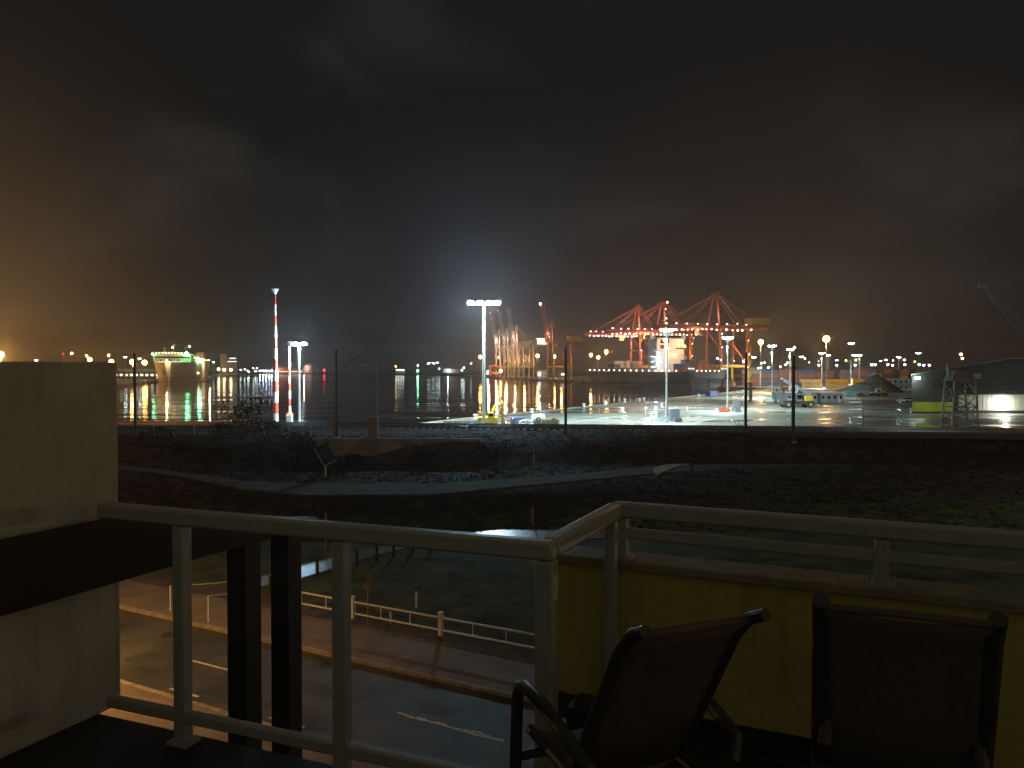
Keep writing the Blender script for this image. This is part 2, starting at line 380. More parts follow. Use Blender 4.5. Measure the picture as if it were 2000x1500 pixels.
# road markings, worn
def paint(pts, w, z, name='road_marking', jag=0.0):
    mb = MB()
    for a, b in zip(pts, pts[1:]):
        a = Vector((a.x, a.y, z)); b = Vector((b.x, b.y, z)); d = (b - a).normalized(); x = Vector((-d.y, d.x, 0)) * w / 2
        n = max(1, int((b - a).length / 0.35)) if jag else 1
        for k in range(n):
            p = a + (b - a) * k / n; q = a + (b - a) * (k + 1) / n; j0 = random.uniform(-jag, jag); j1 = random.uniform(0.4 if jag else 1, 1)
            mb.add([p - x * j1 + x * j0, q - x * j1 + x * j0, q + x * j1 + x * j0, p + x * j1 + x * j0], [(0, 1, 2, 3)])
    return struct(mb.build(name, 'line_paint', smooth=False))
c0 = P(375, 1290, 0); qd = TS.dot(c0); sc = NS.dot(c0)
for k in range(-4, 7):
    if k in (0, -1, -2, 3): paint([st(sc, qd + 9 * k), st(sc, qd + 9 * k + 3)], 0.13, 0.006)
paint([st(20.75, TS.dot(P(300, 1358, 0)) + o) for o in (0, 1.7)], 0.15, 0.006)
paint([st(20.75, TS.dot(P(500, 1415, 0)) + o) for o in (0, 1.7)], 0.15, 0.006)
paint([P(775, 1392, 0), P(850, 1412, 0), P(905, 1428, 0), P(985, 1447, 0)], 0.20, 0.007, jag=0.6)
paint([P(840, 1412, 0), P(900, 1424, 0), P(960, 1438, 0)], 0.10, 0.011, jag=0.8)

# tyre arcs, patches and covers in the road
def arc(cpx, cpy, r, a0, a1, w, name='tyre_mark', m='tyre_black', z=0.005):
    c = P(cpx, cpy, 0); mb = MB(); n = 14
    for k in range(n):
        q = [c + Vector((math.cos(R(a)) * rr, math.sin(R(a)) * rr * 0.8, 0)) for a, rr in ((a0 + (a1 - a0) * k / n, r), (a0 + (a1 - a0) * (k + 1) / n, r), (a0 + (a1 - a0) * (k + 1) / n, r + w), (a0 + (a1 - a0) * k / n, r + w))]
        mb.add([(p.x, p.y, z) for p in q], [(0, 1, 2, 3)])
    return struct(mb.build(name, m, smooth=False))
mat('tyre_black', (0.025, 0.024, 0.023), 0.8, var=0.3, scale=3); mat('patch', (0.045, 0.043, 0.042), 0.7, var=0.25, scale=1.5)
arc(470, 1352, 1.9, 200, 335, 0.14); arc(462, 1352, 2.4, 215, 330, 0.12, z=0.009)
def patch(s0, s1, q0, q1, z=0.003): return strip('road_patch', s0, s1, q0, q1, -0.01, z, 'patch')
for px, py, ds, dq in ((300, 1290, 1.2, 2.6), (640, 1350, 0.9, 3.4), (860, 1385, 1.0, 1.6)):
    p = P(px, py, 0); patch(NS.dot(p) - ds / 2, NS.dot(p) + ds / 2, TS.dot(p) - dq / 2, TS.dot(p) + dq / 2)
for px, py, nm in ((640, 1300, 'manhole cover'), (330, 1240, 'manhole cover')):
    p = P(px, py, 0); o = MB().lathe((0, 0, 0), [(0.36, 0), (0.36, 0.011), (0.3, 0.013), (0.29, 0.010)], 20).build('manhole_cover', 'tyre_black', None, (p.x, p.y, 0.0)); tag(o, 'round iron manhole cover in the road, ' + ('right of the dark columns' if px > 500 else 'near the white wall'), 'manhole cover')
# ---- quay slab (wet concrete apron), coping, water, far shores
mq = bpy.data.materials.new('wet_apron'); mq.use_nodes = True; t = mq.node_tree; b = t.nodes['Principled BSDF']; M['wet_apron'] = mq
ge = t.nodes.new('ShaderNodeNewGeometry')
def tn(scale, detail=4, rough=0.55, vec=None, dist=0.0):
    n = t.nodes.new('ShaderNodeTexNoise'); n.inputs['Scale'].default_value = scale; n.inputs['Detail'].default_value = detail; n.inputs['Roughness'].default_value = rough; n.inputs['Distortion'].default_value = dist
    t.links.new(vec or ge.outputs['Position'], n.inputs['Vector']); return n.outputs[0]
def tmr(x, a, b, c=0.0, d=1.0, smooth=True):
    n = t.nodes.new('ShaderNodeMapRange'); n.inputs[1].default_value = a; n.inputs[2].default_value = b; n.inputs[3].default_value = c; n.inputs[4].default_value = d
    if smooth: n.interpolation_type = 'SMOOTHSTEP'
    t.links.new(x, n.inputs[0]); return n.outputs[0]
def tmix(f, a, b):
    n = t.nodes.new('ShaderNodeMix'); n.data_type = 'RGBA'; t.links.new(f, n.inputs[0])
    for i, k in ((6, a), (7, b)):
        if isinstance(k, tuple): n.inputs[i].default_value = (*k, 1)
        else: t.links.new(k, n.inputs[i])
    return n.outputs[2]
mpq = t.nodes.new('ShaderNodeMapping'); mpq.inputs['Rotation'].default_value = (0, 0, R(-8)); mpq.inputs['Scale'].default_value = (0.45, 1.7, 1); t.links.new(ge.outputs['Position'], mpq.inputs[0])
puddle = tmr(tn(0.06, 5, 0.62, mpq.outputs[0], 0.5), 0.50, 0.60)
damp = tmr(tn(0.022, 4), 0.35, 0.65)
base = tmix(damp, (0.16, 0.178, 0.166), (0.21, 0.228, 0.214))
fine = tmr(tn(1.1, 6, 0.7), 0.3, 0.7)
base = tmix(fine, base, tmix(puddle, base, (0.07, 0.078, 0.078)))
t.links.new(tmix(puddle, base, (0.075, 0.083, 0.08)), b.inputs['Base Color'])
t.links.new(tmr(puddle, 0, 1, 0.46, 0.10, False), b.inputs['Roughness'])
bp = t.nodes.new('ShaderNodeBump'); bp.inputs['Distance'].default_value = 0.03
t.links.new(tn(1.4, 5, 0.65), bp.inputs['Height']); t.links.new(tmr(puddle, 0, 1, 0.9, 0.18, False), bp.inputs['Strength']); t.links.new(bp.outputs[0], b.inputs['Normal'])
quay = [(-62, 100), (-62, 163.5), (-37, 163), (-36, 148), (-24, 150), (-21, 160), (-12, 178), (147, 440), (-30, 1000), (-50, 1050), (700, 1700), (1800, 1700), (1800, 100)]
struct(MB().prism(quay, -6, QZ).build('quay', 'wet_apron', smooth=False))
def coping(a, b, w=0.7, h=0.28):
    a = Vector((*a, QZ)); b = Vector((*b, QZ)); d = (b - a).normalized(); x = Vector((d.y, -d.x, 0))
    return struct(MB().prism([((p).x, (p).y) for p in (a, b, b + x * w, a + x * w)], QZ - 0.6, QZ + h).build('quay_edge', 'kerb_concrete', smooth=False))
coping((-62, 163.6), (-37, 163.1)); coping((-21, 160.1), (-12, 178.1)); coping((-12, 178.1), (147, 440.1)); coping((147, 440.1), (-30, 1000))
vq = [(-255, 455), (-303, 627), (-640, 1825), (-1800, 1900), (-900, 300)]
struct(MB().prism(vq, -6, QZ).build('quay', 'wet_apron', smooth=False))
coping((-640, 1825), (-255, 455), 1.2)
struct(MB().prism([(-640, 1826), (-560, 1700), (-400, 1760), (-410, 1790), (-600, 1950), (-900, 1950)], -6, 0.8).build('shore', 'shed_dark', smooth=False))
struct(MB().prism([(-232, 1440), (-20, 1180), (60, 1240), (60, 1500), (-210, 1560)], -6, 1.0).build('shore', 'shed_dark', smooth=False))
mw = bpy.data.materials.new('harbour_water'); mw.use_nodes = True; t = mw.node_tree; b = t.nodes['Principled BSDF']; M['harbour_water'] = mw
ge = t.nodes.new('ShaderNodeNewGeometry')
b.inputs['Base Color'].default_value = (0.0022, 0.003, 0.0045, 1); b.inputs['IOR'].default_value = 1.33; b.inputs['Specular IOR Level'].default_value = 0.21; b.inputs['Roughness'].default_value = 0.055
def wadd(a, b):
    n = t.nodes.new('ShaderNodeMath'); n.operation = 'ADD'; t.links.new(a, n.inputs[0]); t.links.new(b, n.inputs[1]); return n.outputs[0]
def wmul(a, k):
    n = t.nodes.new('ShaderNodeMath'); n.operation = 'MULTIPLY'; t.links.new(a, n.inputs[0]); n.inputs[1].default_value = k; return n.outputs[0]
def wmap(sx, sy, rz):
    n = t.nodes.new('ShaderNodeMapping'); n.inputs['Scale'].default_value = (sx, sy, 1); n.inputs['Rotation'].default_value = (0, 0, R(rz)); t.links.new(ge.outputs['Position'], n.inputs[0]); return n.outputs[0]
slick = tmr(tn(0.016, 3, 0.6, wmap(0.35, 1.6, 4), 0.4), 0.40, 0.62, 0.25, 1.0)
swell = wmul(tn(0.045, 2, 0.5, wmap(0.4, 1.3, -5), 0.3), 0.55)
chop = wadd(wmul(tn(0.12, 2, 0.45, wmap(0.7, 1.2, 10)), 0.16), wmul(tn(0.5, 2, 0.5), 0.05))
bp = t.nodes.new('ShaderNodeBump'); bp.inputs['Distance'].default_value = 1.0
t.links.new(slick, bp.inputs['Strength']); t.links.new(wadd(swell, chop), bp.inputs['Height']); t.links.new(bp.outputs[0], b.inputs['Normal'])
struct(MB().sheet([(-3000, 60), (3000, 60), (3000, 4900), (-3000, 4900)], WZ).build('water', 'harbour_water', smooth=False))

# ---- railway on the embankment
def track(r, label):
    z = 5.02
    root = thing('railway_track', label, 'railway track', rl(r, 0, z), math.atan2(TR.y, TR.x))
    for y in (-0.72, 0.72):
        MB().bar((-130, y, 0.26), (130, y, 0.26), 0.075, 0.15).build('rail', 'rail_steel', root, smooth=False)
    sl = MB()
    for k in range(-130, 131): sl.box((k * 0.95, 0, 0.09), (0.24, 2.5, 0.18))
    o = sl.build('sleeper', 'sleeper_concrete', root, smooth=False); o['kind'] = 'stuff'
bal = MB()
for k in range(130):
    q = -130 + 2 * k
    for w0, w1, z0, z1 in ((96.2, 97.2, 4.55, 5.02), (97.2, 105.6, 5.02, 5.02), (105.6, 107.4, 5.02, 4.6)):
        bal.add([rl(w0, q, z0), rl(w0, q + 2, z0), rl(w1, q + 2, z1), rl(w1, q, z1)], [(0, 1, 2, 3)])
bo = bal.build('ballast', 'ballast', smooth=False); struct(bo)
track(99.0, 'railway track on the side of the embankment facing the street')
track(103.3, 'railway track on the harbour side of the embankment crest')
# ================================================================ THE BALCONY
FZ = CAMZ - 1.6; RT = CAMZ - 0.6
A2 = Vector((-1.80, 3.40)); B2 = Vector((0.12, 2.66)); C2 = Vector((0.472, 3.42)); U2 = Vector((1.39, -0.625)).normalized(); V2 = Vector((-U2.y, U2.x))
D2 = C2 + U2 * 3.6
def v3(p, z): return Vector((p.x, p.y, z))
uA = (B2 - A2).normalized(); nA = Vector((-uA.y, uA.x))
# floor and building under it
wall_o = Vector((-1.86, 3.62)); wall_d = Vector((-0.40, -0.915)).normalized()
fl = [A2 + nA * 0.07 + uA * -0.4, B2 + nA * 0.07 + uA * 0.06, C2 + V2 * 0.12 + U2 * -0.26, D2 + V2 * 0.12, D2 - V2 * 4.2, wall_o + wall_d * 4.4 - Vector((0.4, 0))]
struct(MB().prism([(p.x, p.y) for p in fl], FZ - 0.24, FZ).build('floor', 'floor_tile', smooth=False))
bl = [p + Vector((0.0, -0.3)) for p in fl]
MB().prism([(p.x, p.y) for p in bl], -0.3, FZ - 0.245).build('apartment_wall', 'white_render', smooth=False)
tag(bpy.data.objects['apartment_wall'], 'pale rendered apartment building wall below the balcony floor', 'building')
# privacy wall
wn = Vector((-wall_d.y, wall_d.x)); wn = wn if wn.x < 0 else -wn
pw = [wall_o, wall_o + wall_d * 3.6, wall_o + wall_d * 3.6 + wn * 0.17, wall_o + wn * 0.17]
o = MB().prism([(p.x, p.y) for p in pw], FZ, CAMZ + 0.025).build('privacy_wall', 'white_render', bevel=0.006, smooth=False)
tag(o, 'white rendered privacy wall closing the side of the balcony', 'wall')
# dark timber beam running along that wall and out onto two posts
pg = thing('timber_pergola', 'dark timber beam running out past the white wall onto two posts', 'pergola', (0, 0, 0))
b0 = wall_o + wall_d * 3.2 - wn * 0.055; b1 = wall_o - wall_d * 1.36 - wn * 0.055
ww = wall_o - wn * 0.055; bm = MB()
def bsec(p, top): return [v3(p + wn * s, z) for s, z in ((-0.05, CAMZ - 0.982), (0.05, CAMZ - 0.982), (0.05, CAMZ - top), (-0.05, CAMZ - top))]
bm.loft([bsec(b0, 0.71), bsec(ww, 0.722), bsec(b1, 0.945)]).build('beam', 'dark_timber', pg, bevel=0.006)
MB().bar(v3(b0 - wn * 0.02, CAMZ - 0.697), v3(ww - wn * 0.02, CAMZ - 0.709), 0.13, 0.022).build('capping', 'dark_timber', pg)
for px, dd in ((478, 4.42), (560, 4.80)):
    c = PD(px, 1300, dd); MB().box((c.x, c.y, (CAMZ - 0.98) / 2), (0.135, 0.135, CAMZ - 0.98), math.atan2(uA.y, uA.x)).build('post', 'dark_steel', pg, bevel=0.005)
mgl = bpy.data.materials.new('clear_glass'); mgl.use_nodes = True; t = mgl.node_tree
for n in list(t.nodes): t.nodes.remove(n)
ot = t.nodes.new('ShaderNodeOutputMaterial'); tr = t.nodes.new('ShaderNodeBsdfTransparent'); gl = t.nodes.new('ShaderNodeBsdfGlossy'); mxs = t.nodes.new('ShaderNodeMixShader'); fr = t.nodes.new('ShaderNodeMath'); lw = t.nodes.new('ShaderNodeLayerWeight')
lw.inputs[0].default_value = 0.12; t.links.new(lw.outputs['Facing'], fr.inputs[0]); fr.operation = 'MULTIPLY_ADD'; fr.inputs[1].default_value = 0.10; fr.inputs[2].default_value = 0.015; tr.inputs[0].default_value = (0.93, 0.95, 0.94, 1); gl.inputs['Roughness'].default_value = 0.02
t.links.new(fr.outputs[0], mxs.inputs[0]); t.links.new(tr.outputs[0], mxs.inputs[1]); t.links.new(gl.outputs[0], mxs.inputs[2]); t.links.new(mxs.outputs[0], ot.inputs[0]); M['clear_glass'] = mgl
def rail_run(root, a, b, ztop, posts, zbase, glass=True, bottom=True, mid=None, post_w=0.055, ext=0.0):
    d = (b - a).normalized(); ln = (b - a).length
    pa = a - d * ext; pb = b + d * ext
    MB().bar(v3(pa, ztop - 0.034), v3(pb, ztop - 0.034), 0.064, 0.068).build('top_rail', 'rail_paint', root, bevel=0.012)
    if bottom: MB().bar(v3(a, zbase + 0.115), v3(b, zbase + 0.115), 0.04, 0.05).build('bottom_rail', 'rail_paint', root, bevel=0.008)
    if mid: MB().bar(v3(a, mid), v3(b, mid), 0.035, 0.048).build('middle_rail', 'rail_paint', root, bevel=0.008)
    for q, w in posts:
        p = a + d * q
        o = MB().box((p.x, p.y, (zbase + ztop - 0.07) / 2), (w, w, ztop - 0.07 - zbase), math.atan2(d.y, d.x)).build('post', 'rail_paint', root, bevel=0.006)
        MB().box((p.x, p.y, zbase + 0.006), (w + 0.05, w + 0.035, 0.012), math.atan2(d.y, d.x)).build('base_plate', 'rail_paint', o)
    if glass:
        qs = sorted(q for q, w in posts); qs = [0.0] + [q for q in qs if 0.05 < q < ln - 0.05] + [ln]
        for q0, q1 in zip(qs, qs[1:]):
            g0, g1 = a + d * (q0 + 0.045), a + d * (q1 - 0.045)
            if (g1 - g0).dot(d) < 0.1: continue
            MB().bar(v3(g0, (zbase + ztop) / 2 + 0.03), v3(g1, (zbase + ztop) / 2 + 0.03), 0.008, ztop - zbase - 0.27).build('glass_pane', 'clear_glass', root, smooth=False)
def q_at(px, a, d):   # where along a run a post seen at this pixel column stands
    k = (px - 1000) / 1500; return (k * a.y - a.x) / (d.x - k * d.y)
rA = thing('balcony_railing', 'painted metal railing with glass panes from white wall round the corner', 'railing', (0, 0, 0))
rail_run(rA, A2, B2, RT, [(q_at(352, A2, uA), 0.056), (q_at(665, A2, uA), 0.056), ((B2 - A2).length, 0.068)], FZ, ext=0.03)
dB = (C2 - B2).normalized(); lB = (C2 - B2).length
rail_run(rA, B2 + dB * 0.035, C2 - dB * 0.03, RT + 0.001, [(lB - 0.13, 0.05)], FZ, glass=True)
# yellow parapet with its own railing
pp = [C2 - U2 * 0.27 - V2 * 0.03, D2 - V2 * 0.03, D2 + V2 * 0.12, C2 - U2 * 0.27 + V2 * 0.12]
o = MB().prism([(p.x, p.y) for p in pp], FZ + 0.06, CAMZ - 0.89).build('parapet_wall', 'yellow_render', smooth=False)
pr = tag(o, 'mustard yellow rendered parapet wall behind the two chairs', 'wall')
cp = [C2 - U2 * 0.29 - V2 * 0.055, D2 - V2 * 0.055, D2 + V2 * 0.145, C2 - U2 * 0.29 + V2 * 0.145]
MB().prism([(p.x, p.y) for p in cp], CAMZ - 0.889, CAMZ - 0.85).build('capping', 'cap_render', pr, bevel=0.006, smooth=False)
sk = [C2 - U2 * 0.27 - V2 * 0.045, D2 - V2 * 0.045, D2 - V2 * 0.031, C2 - U2 * 0.27 - V2 * 0.031]
MB().prism([(p.x, p.y) for p in sk], FZ + 0.001, FZ + 0.11).build('skirting', 'dark_steel', pr, smooth=False)
rC = thing('parapet_railing', 'painted metal two-bar railing fixed on top of the yellow parapet', 'railing', (0, 0, 0))
q2 = q_at(1725, C2, U2)
rail_run(rC, C2 + U2 * 0.0, D2, RT + 0.002, [(0.022, 0.05), (q2, 0.05), (2 * q2, 0.05)], CAMZ - 0.849, glass=False, bottom=False, mid=CAMZ - 0.735, ext=0.02)
for q in (q2,):
    for s in (-1, 1):
        p = C2 + U2 * (q + s * 0.045); MB().cyl(v3(p, CAMZ - 0.838), v3(p, CAMZ - 0.815), 0.009, n=8).build('bolt', 'galv', rC)

# sling patio chairs
msl = mat('sling', (0.17, 0.135, 0.10), 0.8, var=0.12, scale=60)
t = msl.node_tree; b = t.nodes['Principled BSDF']; b.inputs['Alpha'].default_value = 0.78
mat('gusset', (0.13, 0.12, 0.09), 0.7, var=0.1, scale=30)
def chair(label, loc, rz, hw=0.21, arm=0.065, curl=True):
    r = thing('patio_chair', label, 'chair', loc, rz, 'dark sling patio chairs on the balcony')
    W_ = hw
    backp = [(0.20, 0.40), (0.115, 0.55), (-0.02, 0.78), (-0.085, 0.89), (-0.14, 0.945), (-0.205, 0.975)] if curl else [(0.06, 0.40), (0.0, 0.55), (-0.07, 0.78), (-0.105, 0.89), (-0.135, 0.945), (-0.15, 0.962)]
    def sag(pts, z_off=0.0):
        mb = MB(); n = len(pts); k = 9; vs = []
        for y, z in pts:
            for j in range(k):
                x = -W_ + 2 * W_ * j / (k - 1); e = 1 - (x / W_) ** 2
                vs.append((x, y - 0.022 * e, z))
        fs = [(i * k + j, i * k + j + 1, (i + 1) * k + j + 1, (i + 1) * k + j) for i in range(n - 1) for j in range(k - 1)]
        return mb.add(vs, fs)
    o = sag([(0.175, 0.44), (0.085, 0.6), (-0.02, 0.78), (-0.085, 0.89), (-0.14, 0.94)] if curl else [(0.02, 0.44), (-0.02, 0.6), (-0.07, 0.78), (-0.105, 0.89), (-0.15, 0.94)]).build('backrest', 'sling', r)
    sd = o.modifiers.new('thick', 'SOLIDIFY'); sd.thickness = 0.006
    MB().tube([(-W_, -0.15, 0.945), (-W_ * 0.5, -0.162, 0.951), (0, -0.166, 0.953), (W_ * 0.5, -0.162, 0.951), (W_, -0.15, 0.945)], 0.012, 8).build('top_hem', 'sling', o)
    for s in (-1, 1):
        MB().tube([(s * W_, y, z) for y, z in backp], [0.019, 0.019, 0.018, 0.018, 0.017, 0.016] if curl else 0.024, 10).build('back_frame', 'chair_frame', r)
    mb = MB(); k = 7; vs = []
    for i in range(6):
        y = (0.18 if curl else 0.06) + (0.32 if curl else 0.42) * i / 5
        for j in range(k):
            x = -W_ + 2 * W_ * j / (k - 1); vs.append((x, y, 0.43 - 0.03 * (1 - (x / W_) ** 2) - 0.02 * math.sin(i / 5 * math.pi)))
    o = mb.add(vs, [(i * k + j, i * k + j + 1, (i + 1) * k + j + 1, (i + 1) * k + j) for i in range(5) for j in range(k - 1)]).build('seat', 'sling', r)
    sd = o.modifiers.new('thick', 'SOLIDIFY'); sd.thickness = 0.008
    for s in (-1, 1):
        MB().tube([(s * W_, 0.02, 0.42), (s * W_, 0.28, 0.435), (s * W_, 0.50, 0.43)], 0.018, 8).build('seat_frame', 'chair_frame', r)
        x = s * (W_ + arm)
        MB().tube([(x, 0.50, 0.012), (x, 0.475, 0.30), (x, 0.455, 0.56), (x, 0.435, 0.605), (x, 0.39, 0.622), (x, 0.27, 0.622), (x, 0.10, 0.60), (x * 0.97, -0.02, 0.57), (s * (W_ + min(arm, 0.02)), -0.05, 0.52)], 0.0195, 10).build('armrest', 'chair_frame', r)
        MB().tube([(x, -0.10, 0.012), (x, -0.02, 0.25), (s * (W_ + min(arm, 0.02)), 0.04, 0.42)], 0.018, 8).build('leg', 'chair_frame', r)
    MB().tube([(-W_ - arm, 0.48, 0.36), (W_ + arm, 0.48, 0.36)], 0.015, 8).build('stretcher', 'chair_frame', r)
    return r
chair('dark sling chair with curved arm beside the railing corner', (0.405, 2.06, FZ), math.atan2(0.36, 0.93), 0.175)
c2 = chair('dark sling chair seen square from behind at the yellow parapet', (1.095, 2.15, FZ), math.atan2(-0.37, 0.927), 0.208, -0.012, False)
mb = MB(); p = PD(1157, 1380, 2.95)
mb.box((0, 0, 0.12), (0.16, 0.16, 0.24)); 
o = mb.build('dark_box', 'dark_steel', None, (p.x, p.y, FZ), math.atan2(U2.y, U2.x), bevel=0.006)  # plain dark box, use unknown
o.scale.z = 1.25; tag(o, 'small dark square box on the floor by the yellow parapet', 'box')
# ================================================================ STREET AND EMBANKMENT THINGS
def fence_run():
    s = 30.8; root = thing('street_fence', 'white two-rail metal fence with square posts along the street verge', 'fence', st(s, 0, 0.1), math.atan2(TS.y, TS.x))
    qa = TS.dot(P(687, 1213, 0)); qb = TS.dot(P(853, 1250, 0)); pitch = qb - qa
    for k in range(-1, 6):
        q = qa + pitch * k
        if k >= 0:
            o = MB().box((q, 0, 0.56), (0.2, 0.2, 1.12)).build('post', 'fence_white', root, bevel=0.02)
            MB().box((q, 0, 1.135), (0.24, 0.24, 0.05)).build('post_cap', 'fence_white', o, bevel=0.01)
        for j in (1, 2):
            x = q + pitch * j / 3; MB().bar((x, 0, 0.28), (x, 0, 0.88), 0.035).build('upright', 'fence_white', root)
    q0 = TS.dot(P(590, 1192, 0)); 
    MB().bar((q0, 0, 0.28), (q0, 0, 0.9), 0.045).build('upright', 'fence_white', root)
    for z in (0.28, 0.88): MB().bar((q0, 0, z), (qa + pitch * 5, 0, z), 0.06, 0.075).build('rail', 'fence_white', root)
fence_run()
# thin pole-and-wire barrier further left
wf = thing('wire_barrier', 'thin white posts with a single sagging top wire beside the footpath', 'barrier', (0, 0, 0))
pts = [P(333, 1194, 0.13), P(407, 1215, 0.13)]
for p in pts: MB().cyl(p, p + Vector((0, 0, 1.35)), 0.035, n=8).build('post', 'fence_white', wf)
a = pts[0] + Vector((0, 0, 1.33)); b = pts[1] + Vector((0, 0, 1.33)); c = P(505, 1128, 0.9); e = P(505, 1148, 0.9)
for x, y in ((a, c), (b, e)):
    mid = (x + y) / 2 - Vector((0, 0, 0.08)); MB().tube([x, mid, y], 0.02, 6).build('wire', 'fence_white', wf)
# bus stop pole
p = P(719, 1220, 0.12); k = p.y / 1500
bs = thing('bus_stop_pole', 'slim pole carrying a small stop sign behind the white fence', 'sign post', p)
MB().cyl((0, 0, 0), (0, 0, 102 * k), 0.035, n=8).build('pole', 'galv', bs)
MB().box((0.1, -0.03, 90 * k), (11 * k, 0.03, 25 * k)).build('sign_plate', 'sign_plate', bs, bevel=0.005)
MB().box((0.1, -0.05, 100 * k), (10 * k, 0.02, 6 * k)).build('header_plate', 'sign_plate', bs)
MB().extr([(-0.5, 0), (-0.2, 0.16), (-0.05, 0.16), (-0.05, -0.12), (-0.2, -0.12)], (0.0, -0.04, 74 * k), (0.55, 0, 0), (0, 0, 0.8), (0, 0.02, 0)).build('side_plate', 'sign_pink', bs)
# dark timber bollards along the wet path
def bollard(px, py, h, m, nm, label, grp, r=0.09):
    p = P(px, py, 0.08); o = MB().lathe((0, 0, 0), [(r, 0), (r, h - 0.06), (r * 0.8, h), (0.01, h + 0.01)], 10).build(nm, m, None, p); return tag(o, label, 'post', grp)
for px, py, w in ((528, 1160, 'at the street end of the path'), (620, 1126, 'between the dark column and the second railing post'), (697, 1106, 'just right of the second railing post'),
                  (736, 1096, 'second right of the railing post'), (769, 1087, 'third right of the railing post'), (806, 1077, 'where the path begins to bend'), (845, 1069, 'furthest along, by the bend of the path')):
    bollard(px, py, 1.05, 'post_timber', 'timber_bollard', 'dark timber post beside the wet path ' + w, 'timber posts along the wet path', 0.10)
for px, py, h, w in ((813, 1186, 0.85, 'alone in the middle of the dark lawn'), (763, 1218, 0.6, 'low, close behind the street fence'),
                     (755, 1017, 0.75, 'far back below the bank, between two others'), (892, 1016, 0.75, 'far back below the bank, right of its twin'), (1040, 1028, 1.6, 'tall, just left of the railing corner'), (636, 1084, 3.0, 'tallest, beside the bend of the wet path')):
    bollard(px, py, h, 'fence_white' if h < 1.5 else 'concrete', 'marker_post', 'slim pale post ' + w, 'pale marker posts on the lawn', 0.06 if h < 1 else 0.085)
# retaining wall
rw = MB(); tops = [(618, 858), (640, 863), (755, 866), (860, 862), (938, 862)]
tp = [Vector(((px - 1000) / 1500 * 87.9, 87.9, 4.75)) for px, _ in tops]
bt = [1.9, 1.9, 1.95, 2.9, 3.9]
for i in range(len(tp) - 1):
    a, b = tp[i], tp[i + 1]; th = Vector((0, 0.35, 0))
    rw.add([Vector((a.x, a.y, bt[i])), Vector((b.x, b.y, bt[i + 1])), b, a] + [x + th for x in (Vector((a.x, a.y, bt[i])), Vector((b.x, b.y, bt[i + 1])), b, a)],
           [(0, 1, 2, 3), (7, 6, 5, 4), (3, 2, 6, 7), (0, 4, 5, 1), (1, 5, 6, 2), (0, 3, 7, 4)])
o = rw.build('retaining_wall', 'concrete', smooth=False); tag(o, 'stained orange-lit concrete retaining wall below the railway', 'wall')
MB().bar(tp[0] + Vector((-0.2, 0.15, 0.06)), tp[-1] + Vector((0.2, 0.15, 0.06)), 0.5, 0.12).build('coping', 'concrete', o)
for px in (755, 787, 822):
    p = Vector(((px - 1000) / 1500 * 87.85, 87.82, 0)); MB().bar((p.x, p.y, 2.1), (p.x, p.y, 4.68), 0.18, 0.1).build('pilaster', 'concrete', o)
# solar panel on a post
p = P(636, 932, 2.2); k = p.y / 1500
sp = thing('solar_panel', 'tilted dark solar panel on a short post above the bank', 'solar panel', p)
MB().cyl((0, 0, 0), (0, 0, 1.5), 0.07, n=8).build('post', 'fence_white', sp)
rot = Matrix.Rotation(R(-32), 3, 'Y') @ Matrix.Rotation(R(28), 3, 'X')
pn = MB().box((0, 0, 2.3), (1.3, 0.06, 2.0), Matrix.Rotation(R(-28), 3, 'Y') @ Matrix.Rotation(R(20), 3, 'Z')).build('panel', 'solar', sp)
e0 = Matrix.Rotation(R(-28), 3, 'Y') @ Matrix.Rotation(R(20), 3, 'Z')
a = e0 @ Vector((-0.67, -0.01, -1.02)) + Vector((0, 0, 2.3)); b = e0 @ Vector((-0.67, -0.01, 1.02)) + Vector((0, 0, 2.3)); c = e0 @ Vector((0.67, -0.01, -1.02)) + Vector((0, 0, 2.3))
MB().bar(a, b, 0.05).bar(a, c, 0.05).build('frame', 'fence_white', pn)
# cranked sign pole
p = P(1042, 919, 3.0); 
cp_ = thing('cranked_pole', 'thin pole with a cranked top leaning over the embankment', 'pole', p)
MB().tube([(0, 0, 0), (0, 0, 2.3), (-0.35, 0, 2.7), (-0.8, 0, 3.6)], 0.05, 8).build('pole', 'galv', cp_)
MB().box((-0.5, -0.05, 1.9), (0.5, 0.04, 0.35)).build('sign_plate', 'sign_plate', cp_)
# overhead line masts
def mast(px, py, top, d, arms, label, m='pole_brown', r=0.14, box=None):
    x = (px - 1000) / 1500 * d; z0 = CAMZ - (py - 718) * d / 1500; h = (py - top) * d / 1500
    root = thing('overhead_line_mast', label, 'mast', (x, d, z0), math.atan2(TR.y, TR.x), 'railway overhead line masts')
    MB().cyl((0, 0, 0), (0, 0, h), r, r * 0.8, n=10).build('pole', m, root)
    MB().box((0, 0, 0.15), (0.7, 0.7, 0.3)).build('footing', 'concrete', root, bevel=0.02)
    for (x0, zt), (x1, z1) in arms:
        MB().bar((x0, 0, h - zt), (x1, 0, h - z1), 0.07).build('bracket_arm', 'galv', root)
    return root, h
mast(657, 858, 682, 91, [((0.1, 2.0), (2.9, 0.4)), ((0.4, 0.7), (1.9, 0.85)), ((0.1, 3.4), (2.2, 1.6))], 'dark overhead line mast with arms pointing right, left of the cabinet')
mast(737, 858, 687, 91, [((-0.1, 0.6), (-1.6, 0.5)), ((-1.4, 0.55), (-0.1, 2.0)), ((-0.1, 1.6), (-2.0, 1.6))], 'pale overhead line mast standing beside the tan cabinet', 'pole_grey', 0.11)
mast(1105, 862, 679, 95, [], 'dark bare overhead line mast in front of the grey cranes', r=0.18)
mast(1457, 858, 688, 97, [((0.1, 2.3), (1.9, 0.5)), ((0.1, 0.5), (1.9, 0.4))], 'dark overhead line mast standing in front of the orange mast', r=0.19)
